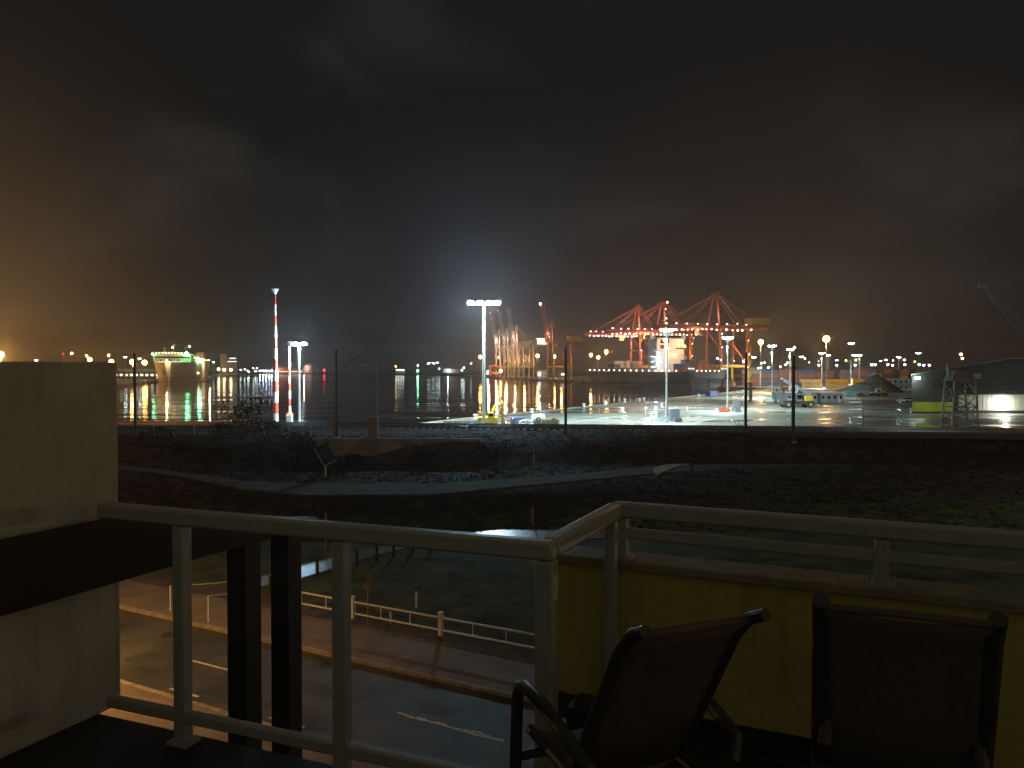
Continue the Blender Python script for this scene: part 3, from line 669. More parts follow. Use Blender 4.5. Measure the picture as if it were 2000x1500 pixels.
mast(1550, 866, 695, 93, [((-0.1, 1.7), (-1.6, 0.6)), ((-0.1, 0.5), (-1.0, 0.5)), ((0.1, 0.9), (3.0, 0.6))], 'thick dark overhead line mast in front of the boom machine', r=0.23)
mast(263, 858, 690, 96, [], 'dark overhead line mast close to the white wall', r=0.2)
p = PD(654, 858, 92.5); o = MB().lathe((0, 0, 0), [(0.22, 0), (0.22, 2.6), (0.1, 2.75)], 10).build('stub_post', 'concrete', None, (p.x, p.y, p.z)); tag(o, 'short thick concrete stub post beside the dark mast', 'post')
p = PD(729, 858, 89.5); cb = thing('relay_cabinet', 'tall tan relay cabinet at the foot of the pale mast', 'cabinet', p)
MB().box((0, 0, 1.3), (1.05, 0.7, 2.5)).build('body', 'cabinet_tan', cb, bevel=0.03); MB().box((0, 0, 2.59), (1.15, 0.8, 0.07)).build('lid', 'cabinet_tan', cb); MB().box((0, 0, 0.03), (2.6, 1.6, 0.06)).build('slab', 'concrete', cb)
MB().box((0, -0.36, 1.3), (0.9, 0.02, 2.2)).build('door', 'cabinet_tan', cb)
# catenary wires over the two tracks
for r_, z_, lab in ((99.0, 11.2, 'thin contact wire sagging above the track facing the street'), (103.3, 11.3, 'thin contact wire sagging above the harbour side track')):
    mb = MB()
    for k in range(-3, 4):
        pts = [rl(r_, k * 40 + 40 * i / 8, z_ + 1.0 - 0.7 * 4 * (i / 8) * (1 - i / 8)) for i in range(9)]
        mb.tube(pts, 0.012, 4, caps=False)
    mb.tube([rl(r_, -120, z_ - 0.2), rl(r_, 160, z_ - 0.2)], 0.012, 4, caps=False)
    tag(mb.build('overhead_wire', 'dark_steel'), lab, 'wire')
# wire mesh fence pieces on the crest, left of the cabinet
def mesh_fence(pxa, pxb, py, d, label):
    root = thing('mesh_fence', label, 'fence', PD(pxa, py, d))
    w = (pxb - pxa) / 1500 * d; n = int(w / 2.4)
    for k in range(n + 1): MB().bar((w * k / n, 0, 0), (w * k / n, 0, 1.3), 0.05).build('post', 'galv', root)
    mb = MB()
    for z in (0.1, 0.5, 0.9, 1.28): mb.bar((0, 0, z), (w, 0, z), 0.02)
    for k in range(int(w / 0.25)): mb.bar((k * 0.25, 0, 0.1), (k * 0.25, 0, 1.28), 0.014)
    mb.build('mesh_panel', 'dark_steel', root, smooth=False)
mesh_fence(300, 500, 850, 96, 'low wire mesh fence on the crest behind the left shrubs')
mesh_fence(565, 650, 853, 94.5, 'short wire mesh fence run just left of the stub post')
# shrubs: crowns of many small leaves round a few stems
def leaf_cloud(mb, c, rad, n, size, squash=0.75):
    for _ in range(n):
        while True:
            v = Vector((random.uniform(-1, 1), random.uniform(-1, 1), random.uniform(-1, 1)))
            if 0.25 < v.length < 1: break
        v = v.normalized() * (v.length ** 0.5)
        p = Vector(c) + Vector((v.x * rad, v.y * rad, v.z * rad * squash))
        a = Vector((random.gauss(0, 1), random.gauss(0, 1), random.gauss(0, 1))).normalized(); b = a.orthogonal().normalized()
        s = size * random.uniform(0.6, 1.4)
        mb.add([p - a * s, p + b * s * 0.5, p + a * s, p - b * s * 0.5], [(0, 1, 2, 3)])
def shrub(px, py, d, w, h, label, m='leaf', n=420, leaf=0.13):
    x = (px - 1000) / 1500 * d; z = CAMZ - (py - 718) * d / 1500
    root = thing('shrub', label, 'shrub', (x, d, z), group='shrubs on the railway bank')
    st_ = MB(); cr_ = MB()
    for k in range(5):
        e = Vector((random.uniform(-0.35, 0.35) * w, random.uniform(-0.3, 0.3) * w, h * random.uniform(0.55, 0.8)))
        st_.tube([(0, 0, -0.2), e * 0.5 + Vector((0, 0, 0.1)), e], [0.06, 0.04, 0.015], 5)
        leaf_cloud(cr_, e, w * random.uniform(0.24, 0.36), n // 5, leaf)
    leaf_cloud(cr_, (0, 0, h * 0.4), w * 0.42, n // 3, leaf)
    st_.build('stem', 'bark', root); cr_.build('crown', m, root, smooth=False, fix=False)
for a in ((478, 850, 92, 5.0, 4.6, 'tallest dark round shrub rising over the water left of the striped mast'), (440, 862, 92, 4.0, 2.0, 'low shrub left of the tallest one on the crest'),
          (520, 862, 90, 4.2, 2.4, 'shrub right of the tallest one, towards the striped mast'), (580, 880, 88, 4.5, 2.0, 'spreading shrub at the left end of the retaining wall'),
          (300, 880, 94, 6.0, 2.2, 'dry shrub near the dark mast by the white wall'), (350, 905, 88, 5.0, 2.0, 'dry shrub low on the left bank, below the mesh fence'),
          (420, 915, 82, 4.5, 1.8, 'dark shrub halfway down the left bank'), (510, 915, 80, 4.6, 1.9, 'dark shrub above the bend of the upper path'), (575, 925, 79, 3.6, 1.7, 'small shrub left of the solar panel'),
          (690, 912, 85, 3.2, 1.1, 'low shrub at the foot of the concrete wall'), (830, 912, 84, 4.2, 1.5, 'shrub at the foot of the wall where it lowers'), (960, 895, 84, 5.0, 1.4, 'wide low shrub left of the cranked pole'),
          (1110, 890, 90, 5.0, 1.4, 'low shrub below the bare dark mast'), (1235, 872, 94, 3.6, 1.2, 'pale dry shrub on the crest right of the bare mast'), (1330, 872, 95, 3.0, 1.1, 'pale dry shrub above the ramp')):
    shrub(*a, m='leaf_dry' if ('dry' in a[5] or 'wide' in a[5]) else 'leaf')
# ground cover on the banks and tufts on the lawn
sc_ = MB()
for _ in range(20000):
    d = random.uniform(60, 96); px = random.uniform(150, 2100); X = (px - 1000) / 1500 * d
    if interp(LOW, px) - 0.4 < d < interp(UPP, px) + 0.4: continue
    if 600 < px < 960 and 86.5 < d < 89: continue
    z = ground_h(X, d); s = random.uniform(0.05, 0.15)
    for _k in range(3):
        a = Vector((random.gauss(0, 1), random.gauss(0, 1), abs(random.gauss(0, 0.9)))).normalized(); b = a.orthogonal().normalized(); p = Vector((X + random.uniform(-.3, .3), d + random.uniform(-.3, .3), z + s * 0.4))
        sc_.add([p - a * s, p + b * s * 0.35, p + a * s, p - b * s * 0.35], [(0, 1, 2, 3)])
o = sc_.build('undergrowth', 'leaf_dry', smooth=False, fix=False); o['kind'] = 'stuff'; o['label'] = 'dry scrub covering the railway bank'
gr = MB()
for _ in range(60000):
    d = random.uniform(30, 63); px = random.uniform(560, 2050); X = (px - 1000) / 1500 * d; s_ = NS.x * X + NS.y * d
    if s_ < 31.1: continue
    yy = 718 + (13) * 1500 / d
    pn_ = interp([(470, 1156), (590, 1131), (740, 1085), (850, 1065), (960, 1061), (1060, 1056), (1200, 1053)], px); pf_ = interp([(470, 1128), (590, 1102), (740, 1064), (900, 1038), (970, 1031), (1070, 1033), (1210, 1037)], px)
    if px < 1215 and pf_ < yy < pn_: continue
    h = random.uniform(0.03, 0.09); w = random.uniform(0.010, 0.022); a = random.uniform(0, 6.28); dx, dy = math.cos(a) * w, math.sin(a) * w
    l1, l2 = random.gauss(0, 0.05), random.gauss(0, 0.05); z = 0.07
    gr.add([(X - dx, d - dy, z), (X + dx, d + dy, z), (X + l1, d + l2, z + h)], [(0, 1, 2)])
mat('grass_blade', (0.082, 0.092, 0.025), 0.9, var=0.5, scale=0.4)
o = gr.build('grass', 'grass_blade', smooth=False, fix=False); o['kind'] = 'stuff'; o['label'] = 'short grass of the dark lawn beyond the street fence'
# street lamps that light the road (outside the picture; two are added as fill)
def street_lamp(loc, h, aim, label, power, col=SOD, lens='lens_sodium', spot=150):
    root = thing('street_lamp', label, 'street lamp', loc, math.atan2(aim[1], aim[0]))
    MB().tube([(0, 0, 0), (0, 0, h - 0.6), (0.3, 0, h - 0.15), (1.6, 0, h)], [0.1, 0.075, 0.06, 0.045], 8).build('pole', 'galv', root)
    MB().box((1.85, 0, h + 0.02), (0.75, 0.26, 0.13)).build('lantern', 'galv', root, bevel=0.02)
    MB().box((1.9, 0, h - 0.06), (0.5, 0.2, 0.02)).build('lens', lens, root)
    light('SPOT', 'lamp_light', (1.9, 0, h - 0.1), power, col, 0.12, root, spot, 0.4)
p = st(15.5, -34); street_lamp((p.x, p.y, 0.13), 9.0, NS, 'orange street lamp on the near pavement left of the white wall', 9500)
p = st(27.3, -58); street_lamp((p.x, p.y, 0.13), 9.0, -NS, 'orange street lamp on the far footpath, far left', 2600)
p = Vector((-82, 66, 0)); street_lamp((p.x, p.y, ground_h(p.x, p.y)), 12.0, Vector((1, 0.1, 0)), 'tall orange street lamp beside the upper path, far left', 22000, spot=180)
p = Vector((88, 60, 0)); street_lamp((p.x, p.y, ground_h(p.x, p.y)), 8.0, Vector((-1, 0.1, 0)), 'added orange fill lamp out of view at the far right of the upper bank', 8000, spot=180)  # unseen lamp added to warm the lawn and bank
p = Vector((60, 54, 0)); street_lamp((p.x, p.y, 0.08), 9.0, Vector((-1, 0.1, 0)), 'added white fill lamp out of view at the right end of the lawn', 5000, (0.82, 0.95, 1.0), 'lens_led', spot=180)  # unseen lamp added to brighten the path and lawn
p = st(19.4, 16); street_lamp((p.x, p.y, 0.13), 9.5, NS, 'white street lamp on the near kerb right of the balcony', 260, (0.8, 0.92, 1.0), 'lens_led')
# ================================================================ HARBOUR: LAMP MASTS
def mast_at(px, py, h):
    d = (h - 12) * 1500 / (718 - py); return Vector(((px - 1000) / 1500 * d, d, QZ)), d
def led_mast(px, py, h, label, power=0, n=6, rad=1.3, lens='lens_led', far=False, group='white floodlight masts on the apron', r=0.26, pole='pole_white', ls=1.0):
    p, d = mast_at(px, py, h)
    root = thing('floodlight_mast', label, 'light mast', p, random.uniform(0, 1), group)
    MB().tube([(0, 0, 0), (0, 0, h * 0.5), (0, 0, h - 0.3)], [r, r * 0.8, r * 0.6], 10).build('pole', pole, root)
    MB().lathe((0, 0, 0), [(r * 0.7, h - 1.6), (rad * 0.75, h - 0.45), (rad, h - 0.05), (rad, h + 0.12), (0.2, h + 0.3)], 14).build('head', pole, root)
    for k in range(n):
        a = 2 * math.pi * k / n; c = Vector((math.cos(a) * rad * 1.04, math.sin(a) * rad * 1.04, h + 0.0))
        rot = Matrix.Rotation(a, 3, 'Z') @ Matrix.Rotation(R(28), 3, 'Y')
        s = (0.16, 0.66 * rad * ls, 0.42 * ls)
        MB().box(c, s, rot).build('lamp', lens, root, smooth=False)
    if power:
        lo_ = light('SPOT', 'lamp_light', (0, 0.75, h - 2.0), power * 1.75, LED, 0.5, root, 160, 0.4, Matrix.Rotation(-root.rotation_euler.z, 3, 'Z') @ Vector((0, 0.3, -1)))
    return root
def sodium_mast(px, py, h, label, power=0, size=1.0, lens='lens_sodium', group='orange sodium masts of the port', r=0.3, pole='pole_grey', n=4, d=None):
    if d is None: p, d = mast_at(px, py, h)
    else: p = Vector(((px - 1000) / 1500 * d, d, QZ))
    root = thing('sodium_mast', label, 'light mast', p, 0, group)
    MB().tube([(0, 0, 0), (0, 0, h - 0.4)], [r, r * 0.6], 8).build('pole', pole, root)
    MB().box((0, 0, h - 0.45 * size), (2.2 * size, 0.5, 0.22)).build('crossarm', pole, root)
    a_ = 0.86 * size
    MB().lathe((0, -0.3, h), [(0.15 * a_, -a_), (0.72 * a_, -0.7 * a_), (a_, -0.1 * a_), (0.86 * a_, 0.5 * a_), (0.45 * a_, 0.86 * a_), (0.05, 0.95 * a_)], 12).build('lamp', lens, root)
    if power: light('POINT', 'lamp_light', (0, -1.2, h - 0.6 * size), power, SOD, 0.6, root)
    return root
# the four-headed mast in the middle
p = P(945, 838, QZ); h = CAMZ - QZ + (718 - 592) * p.y / 1500; h1 = h
f4 = thing('floodlight_mast', 'tall white mast with a crossbar of four bright floodlights beside the yellow excavator', 'light mast', p)
MB().tube([(0, 0, 0), (0, 0, h * 0.5), (0, 0, h - 0.3)], [0.34, 0.28, 0.2], 12).build('pole', 'pole_white', f4)
MB().bar((-2.9, 0, h - 0.25), (3.0, 0, h - 0.25), 0.16).build('crossbar', 'galv', f4)
for x in (-2.45, -0.75, 1.0, 2.6):
    o = MB().lathe((x, -0.1, h + 0.05), [(0.25, 0.38), (0.55, 0.2), (0.62, 0.1), (0.3, 0.02)], 14).build('lamp_housing', 'galv', f4)
    MB().lathe((x, -0.32, h - 0.0), [(0.25, 0.30), (0.56, 0.2), (0.66, -0.02), (0.5, -0.26), (0.1, -0.34)], 14).build('lamp', 'lens_led_high', o)
light('SPOT', 'lamp_light', (0, -0.6, h - 1.2), 13000, LED, 0.8, f4, 178, 0.3); light('SPOT', 'lamp_light', (-1.2, 0, h - 0.9), 70000, LED, 0.8, f4, 150, 0.5, (-0.35, 0.75, -1)); light('SPOT', 'lamp_light', (1.4, 0, h - 0.9), 70000, LED, 0.8, f4, 150, 0.5, (0.35, 0.75, -1))
# two-headed mast beside the striped one
p = P(585, 829, QZ); h = CAMZ - QZ + (718 - 672) * p.y / 1500
f2 = thing('floodlight_mast', 'white mast with two bright lamp heads right of the striped masts', 'light mast', p)
MB().tube([(0, 0, 0), (0, 0, h)], [0.3, 0.2], 12).build('pole', 'pole_white', f2); MB().bar((-1.4, 0, h), (1.7, 0, h), 0.14).build('crossbar', 'galv', f2)
for x in (-0.8, 0.95): MB().lathe((x, -0.15, h), [(0.3, 0.3), (0.7, 0.12), (0.75, -0.08), (0.3, -0.25)], 12).build('lamp', 'lens_led_high', f2)
light('SPOT', 'lamp_light', (0, 0.6, h - 0.7), 120000, LED, 0.6, f2, 140, 0.5, (0, 0.6, -1))
for a in ((1302, 645, 20.5, 'white mushroom-headed mast standing in a ring of barriers, front of the apron', 62000), (1421, 660, 20.5, 'white mushroom-headed mast at the quay edge behind the front one', 62000),
          (1508, 676, 20.5, 'white mushroom-headed mast left of the boom machine', 62000), (1543, 683, 20.5, 'white mushroom-headed mast rising behind the boom machine', 62000),
          (1605, 690, 20.5, 'white mushroom-headed mast left of a close pair, behind the low grey cabins', 100000), (1617, 694, 20.5, 'white mushroom-headed mast right of a close pair, behind the low grey cabins', 0),
          (1678, 694, 20.5, 'white mushroom-headed mast before the orange containers and dark heap', 100000), (1755, 698, 20.5, 'white mushroom-headed mast above the two-storey cabin', 0)):
    led_mast(*a)
# unseen mast added right of the shed to light that end of the apron
led_mast(2363, 641, 20.5, 'added white floodlight mast out of view right of the big shed', 5000)
for a in ((1662, 671, 30, 'high thin mast with a white-blue flare of lamps above the others'), (1565, 697, 24, 'white-blue lamp just right of the thick dark mast'), (1634, 704, 24, 'white-blue lamp between the close pair and the orange one'),
          (1668, 694, 24, 'white-blue lamp immediately left of the mushroom mast before the orange containers'), (1720, 705, 26, 'left half of the double white-blue lamp above the red containers'), (1730, 703, 26, 'right half of the double white-blue lamp above the red containers'),
          (1793, 690, 25, 'brightest white-blue lamp above the end of the dark shed'), (1472, 698, 22, 'round white lamp beside the landside leg of the tallest crane'), (1403, 700, 24, 'round white lamp under the tallest crane')):
    led_mast(a[0], a[1], a[2], a[3], 0, 4, 1.7, 'lens_blue', group='white-blue yard lamps', r=0.22, ls=1.5)
SODS = ((1485, 668, 28, 'orange sodium mast right of the tallest crane, brightest of the pair', 60000, 1.8), (1613, 662, 28, 'brightest orange sodium mast, standing high over the tan containers', 70000, 2.1),
        (1551, 679, 28, 'small orange lamp at the top of the thick dark mast', 0, 0.8), (1598, 705, 26, 'faint orange lamp left of the close pair of white masts', 0, 0.9), (1652, 704, 26, 'orange lamp on a short pale mast above the containers', 0, 1.2),
        (1671, 703, 26, 'orange glow low beside the mushroom mast before the orange containers', 0, 1.8), (1744, 704, 26, 'smallest orange lamp, right of the double white-blue one', 0, 0.8), (1766, 703, 26, 'orange lamp above the two-storey cabin', 0, 1.5), (1786, 706, 26, 'pale orange lamp nearest the corner of the dark shed', 0, 1.1),
        (1876, 692, 28, 'upper lamp of the orange pair above the shed roof', 0, 1.3), (1879, 700, 28, 'lower, brighter lamp of the orange pair above the shed roof', 0, 2.2), (1967, 704, 28, 'orange lamp at the right end of the shed roof', 0, 1.5),
        (938, 697, 26, 'orange sodium lamp just left of the four-headed white mast', 20000, 2.4), (975, 698, 26, 'faint orange lamp above the orange straddle carrier', 0, 1.4), (1050, 695, 26, 'orange lamp right of the grey cranes', 30000, 2.3), (1083, 696, 26, 'orange lamp at the legs of the crane with its boom raised', 25000, 1.8),
        (1154, 693, 26, 'left one of three orange lamps left of the container ship bow', 30000, 1.9), (1168, 698, 26, 'lowest of three orange lamps left of the container ship bow', 0, 2.6), (1184, 687, 26, 'highest of three orange lamps left of the container ship bow', 40000, 1.9), (978, 731, 8, 'low orange lamp on the quay beside the grey cranes', 0, 2.0))
for a in SODS:
    if a[1] > 718: sodium_mast(a[0], a[1], a[2], a[3], 0, a[5], d=930)
    else: sodium_mast(a[0], a[1], a[2], a[3], a[4], a[5] * (1.35 if a[5] < 1.7 else 1.0))
# left quay lamps
for a in ((3, 692, 24, 'orange lamp at the left edge above the white wall', 260000, 2.2), (141, 690, 24, 'tall orange lamp second from the red one above the white wall', 0, 1.5), (170, 695, 24, 'upper orange lamp of the brightest cluster above the white wall', 0, 1.3), (176, 702, 24, 'brightest orange lamp in the cluster above the white wall', 200000, 3.4),
          (213, 694, 24, 'upper orange lamp left of the white wall end', 0, 1.5), (218, 706, 24, 'lower orange lamp left of the white wall end', 120000, 3.6), (260, 707, 24, 'orange lamp beside the dark mast by the wall', 60000, 3.4), (283, 708, 24, 'orange lamp at the bow of the cream ship', 0, 4.0)):
    sodium_mast(a[0], a[1], (718 - a[1]) * (452 if a[0] == 3 else 640 if a[0] == 260 else 720 if a[1] < 700 else 860) / 1500 + 12, a[3], a[4], a[5] * 0.8, group='orange lamps on the left quay', d=452 if a[0] == 3 else 640 if a[0] == 260 else 720 if a[1] < 700 else 860)
for px, py, lab in ((71, 703, 'small white lamp low above the white wall'), (245, 697, 'white lamp on a tall post right of the white wall end'), (273, 700, 'white lamp on a tall post left of the cream ship'), (417, 707, 'white lamp on a tall post right of the cream ship')):
    d = 800; hh = (718 - py) * d / 1500 + 12; p = Vector(((px - 1000) / 1500 * d, d, QZ))
    if px == 417: p = Vector(((px - 1000) / 1500 * 1150, 1150, QZ)); hh = (718 - py) * 1150 / 1500 + 12
    r_ = thing('quay_lamp', lab, 'light mast', p, 0, 'white lamps on the left quay'); MB().tube([(0, 0, 0), (0, 0, hh)], [0.4, 0.3], 8).build('pole', 'pole_white', r_)
    MB().lathe((0, 0, hh), [(0.3, -1.6), (1.5, -0.2), (1.5, 0.2), (0.3, 0.5)], 10).build('head', 'galv', r_); MB().lathe((0, 0, hh), [(1.1, -0.9), (1.65, -0.15), (1.6, 0.12)], 10).build('lamp', 'lens_led_far', r_)
p, d = Vector(((122 - 1000) / 1500 * 720, 720, QZ)), 720
r_ = thing('beacon_mast', 'pale short mast with a red light above the white wall', 'light mast', p); hh = 25; MB().tube([(0, 0, 0), (0, 0, hh)], [0.6, 0.5], 8).build('pole', 'crane_yellow_and_glow', r_); MB().lathe((0.9, 0, hh), [(0.3, -0.7), (0.8, 0), (0.3, 0.7)], 8).build('lamp', 'lens_red', r_)
# small far lamps (one kind, nothing tells them apart)
def tiny_lamps(lst, d, lens, label, group, size=0.8):
    proto = None
    for px, py in lst:
        hh = (718 - py) * d / 1500 + 12; p = Vector(((px - 1000) / 1500 * d, d, QZ + hh))
        if proto is None:
            proto = thing('small_lamp_post', label, 'lamp post', p, 0, group)
            MB().tube([(0, 0, -min(10, 12)), (0, 0, 0)], [0.2, 0.14], 6).build('pole', 'pole_grey', proto)
            MB().lathe((0, 0, 0), [(0.3 * size, -0.9 * size), (0.95 * size, -0.1 * size), (0.8 * size, 0.5 * size)], 8).build('lamp', lens, proto)
        else: dup(proto, p)
tiny_lamps([(1634, 713), (1670, 713), (1702, 712), (1709, 712), (1734, 712), (1743, 713), (1767, 712), (1795, 712), (1804, 713), (1815, 713), (1599, 713), (1534, 712), (1432, 705), (1452, 706), (1453, 703)], 640, 'lens_led_far', 'small white lamp post among the far container rows on the right', 'small white lamps over the container yard', 1.0)
tiny_lamps([(1487, 709), (1493, 708), (1538, 708), (1524, 716), (1502, 717)], 640, 'lens_warm', 'small warm lamp post above the rusty containers', 'small warm lamps over the container yard', 0.8)
tiny_lamps([(1481, 719), (1486, 718), (1500, 718), (1580, 707), (1572, 700)], 620, 'lens_led_far', 'tiny white lamp over the pale-topped container row', 'tiny white lamps behind the crane', 0.7)
tiny_lamps([(428, 721), (470, 722), (478, 721), (484, 724), (495, 719), (502, 719), (486, 726), (499, 725)], 1400, 'lens_led_far', 'tiny white lamp on the far left shore beyond the cream ship', 'tiny white lamps on the far left shore', 1.2)
tiny_lamps([(427, 720.5), (438, 722), (451, 722)], 1250, 'lens_warm', 'round warm lamp on the quay right of the cream ship', 'round warm lamps right of the cream ship', 2.6)
tiny_lamps([(508, 724), (514, 724), (520, 724), (526, 724), (531, 723.5)], 1700, 'lens_blue', 'bluish lamp in a short row left of the red-lit terminal', 'bluish lamps left of the terminal', 1.5)
tiny_lamps([(836, 710), (839, 709), (845, 709), (848, 710), (853, 708), (855, 708), (920, 710), (858, 720)], 1450, 'lens_led_far', 'small white lamp on the far central shore by the long low warehouse', 'small white lamps on the far central shore', 1.1)
tiny_lamps([(902, 723), (906, 718), (953, 725), (952, 729)], 1120, 'lens_led_far', 'small white lamp at the water near the four-headed mast', 'small white lamps near the grey cranes', 1.3)
p = PD(633, 723, 1750); r_ = thing('harbour_beacon', 'red harbour beacon light alone on the dark water right of the dome', 'beacon', (p.x, p.y, WZ)); MB().tube([(0, 0, 0), (0, 0, p.z - WZ)], [1.0, 0.6], 8).build('tower', 'ship_red', r_); MB().lathe((0, 0, p.z - WZ), [(1.2, -3.2), (3.2, 0), (1.2, 3.2)], 10).build('lamp', 'lens_red', r_)
p = PD(816, 714, 1450); r_ = thing('harbour_beacon', 'green-lit harbour beacon on the far central shore', 'beacon', (p.x, p.y, 1)); MB().tube([(0, 0, 0), (0, 0, p.z - 1)], [1.6, 0.8], 8).build('tower', 'cabin_grey', r_); MB().lathe((0, 0, p.z - 1), [(0.5, -1.2), (1.6, 0), (0.5, 1.2)], 10).build('lamp', 'lens_led_far', r_); MB().lathe((0, -1.6, 6), [(0.5, -1.5), (2.2, 0), (0.5, 1.5)], 10).build('lamp', 'lens_green', r_)

# ================================================================ STRIPED MASTS
def stripes(name, step, off=0.0):
    m = mat(name, (0.7, 0.7, 0.68), 0.45, var=0.04, scale=1); t = m.node_tree; b = t.nodes['Principled BSDF']; src = b.inputs['Base Color'].links[0].from_socket
    tcn = t.nodes.new('ShaderNodeTexCoord'); sx = t.nodes.new('ShaderNodeSeparateXYZ'); t.links.new(tcn.outputs['Object'], sx.inputs[0])
    a = t.nodes.new('ShaderNodeMath'); a.operation = 'MULTIPLY_ADD'; a.inputs[1].default_value = 1 / step; a.inputs[2].default_value = off; t.links.new(sx.outputs['Z'], a.inputs[0])
    f = t.nodes.new('ShaderNodeMath'); f.operation = 'FRACT'; t.links.new(a.outputs[0], f.inputs[0])
    g_ = t.nodes.new('ShaderNodeMath'); g_.operation = 'GREATER_THAN'; g_.inputs[1].default_value = 0.5; t.links.new(f.outputs[0], g_.inputs[0])
    mx = t.nodes.new('ShaderNodeMix'); mx.data_type = 'RGBA'; mx.inputs[7].default_value = (0.55, 0.05, 0.03, 1); t.links.new(g_.outputs[0], mx.inputs[0]); t.links.new(src, mx.inputs[6]); t.links.new(mx.outputs[2], b.inputs['Base Color'])
stripes('striped', 4.6, 0.0); stripes('striped_thin', 3.2, 0.3)
p = P(539, 829, QZ); h = CAMZ - QZ + (718 - 573) * p.y / 1500
r_ = thing('striped_mast', 'tall red and white banded mast topped by an inverted cone', 'mast', p)
MB().tube([(0, 0, 0), (0, 0, h * 0.45), (0, 0, h)], [0.52, 0.46, 0.14], 12).build('pole', 'striped', r_); MB().lathe((0, 0, h), [(0.12, -0.2), (0.85, 0.85), (0.8, 0.95), (0.05, 0.95)], 12).build('top_cone', 'galv', r_)
MB().lathe((0, 0, 0.1), [(0.9, -0.1), (0.9, 0.3)], 12).build('base', 'concrete', r_)
p = P(566, 828, QZ); h = CAMZ - QZ + (718 - 676) * p.y / 1500
r_ = thing('striped_mast', 'thinner red and white banded mast rising from a small hut', 'mast', p)
MB().tube([(0, 0, 2.4), (0, 0, h)], [0.28, 0.2], 10).build('pole', 'striped_thin', r_); MB().box((0, 0, 0.95), (1.1, 1.1, 1.9)).build('hut', 'barrier_white', r_, bevel=0.03); MB().lathe((0, 0, 1.9), [(0.85, 0), (0.28, 0.8)], 4).build('hut_roof', 'plant_red', r_)
cg = MB()
for z in (0, 1.1): cg.tube([(0.75 * math.cos(a * math.pi / 4), 0.75 * math.sin(a * math.pi / 4), h - 0.2 + z) for a in range(9)], 0.05, 5)
for a in range(4): cg.bar((0.75 * math.cos(a * math.pi / 2), 0.75 * math.sin(a * math.pi / 2), h - 0.2), (0.75 * math.cos(a * math.pi / 2), 0.75 * math.sin(a * math.pi / 2), h + 0.9), 0.05)
cg.build('top_cage', 'dark_steel', r_)
p = P(590, 829, QZ); r_ = thing('hooked_pole', 'low pale pole with a hooped top at the foot of the two-headed mast', 'pole', p)
MB().tube([(0, 0, 0), (0, 0, 3.0), (0, 0, 3.2)], 0.07, 6).build('pole', 'galv', r_); MB().tube([(0.35 * math.cos(a * math.pi / 6) - 0.1, 0, 3.6 + 0.55 * math.sin(a * math.pi / 6)) for a in range(13)], 0.05, 6).build('hoop', 'galv', r_)

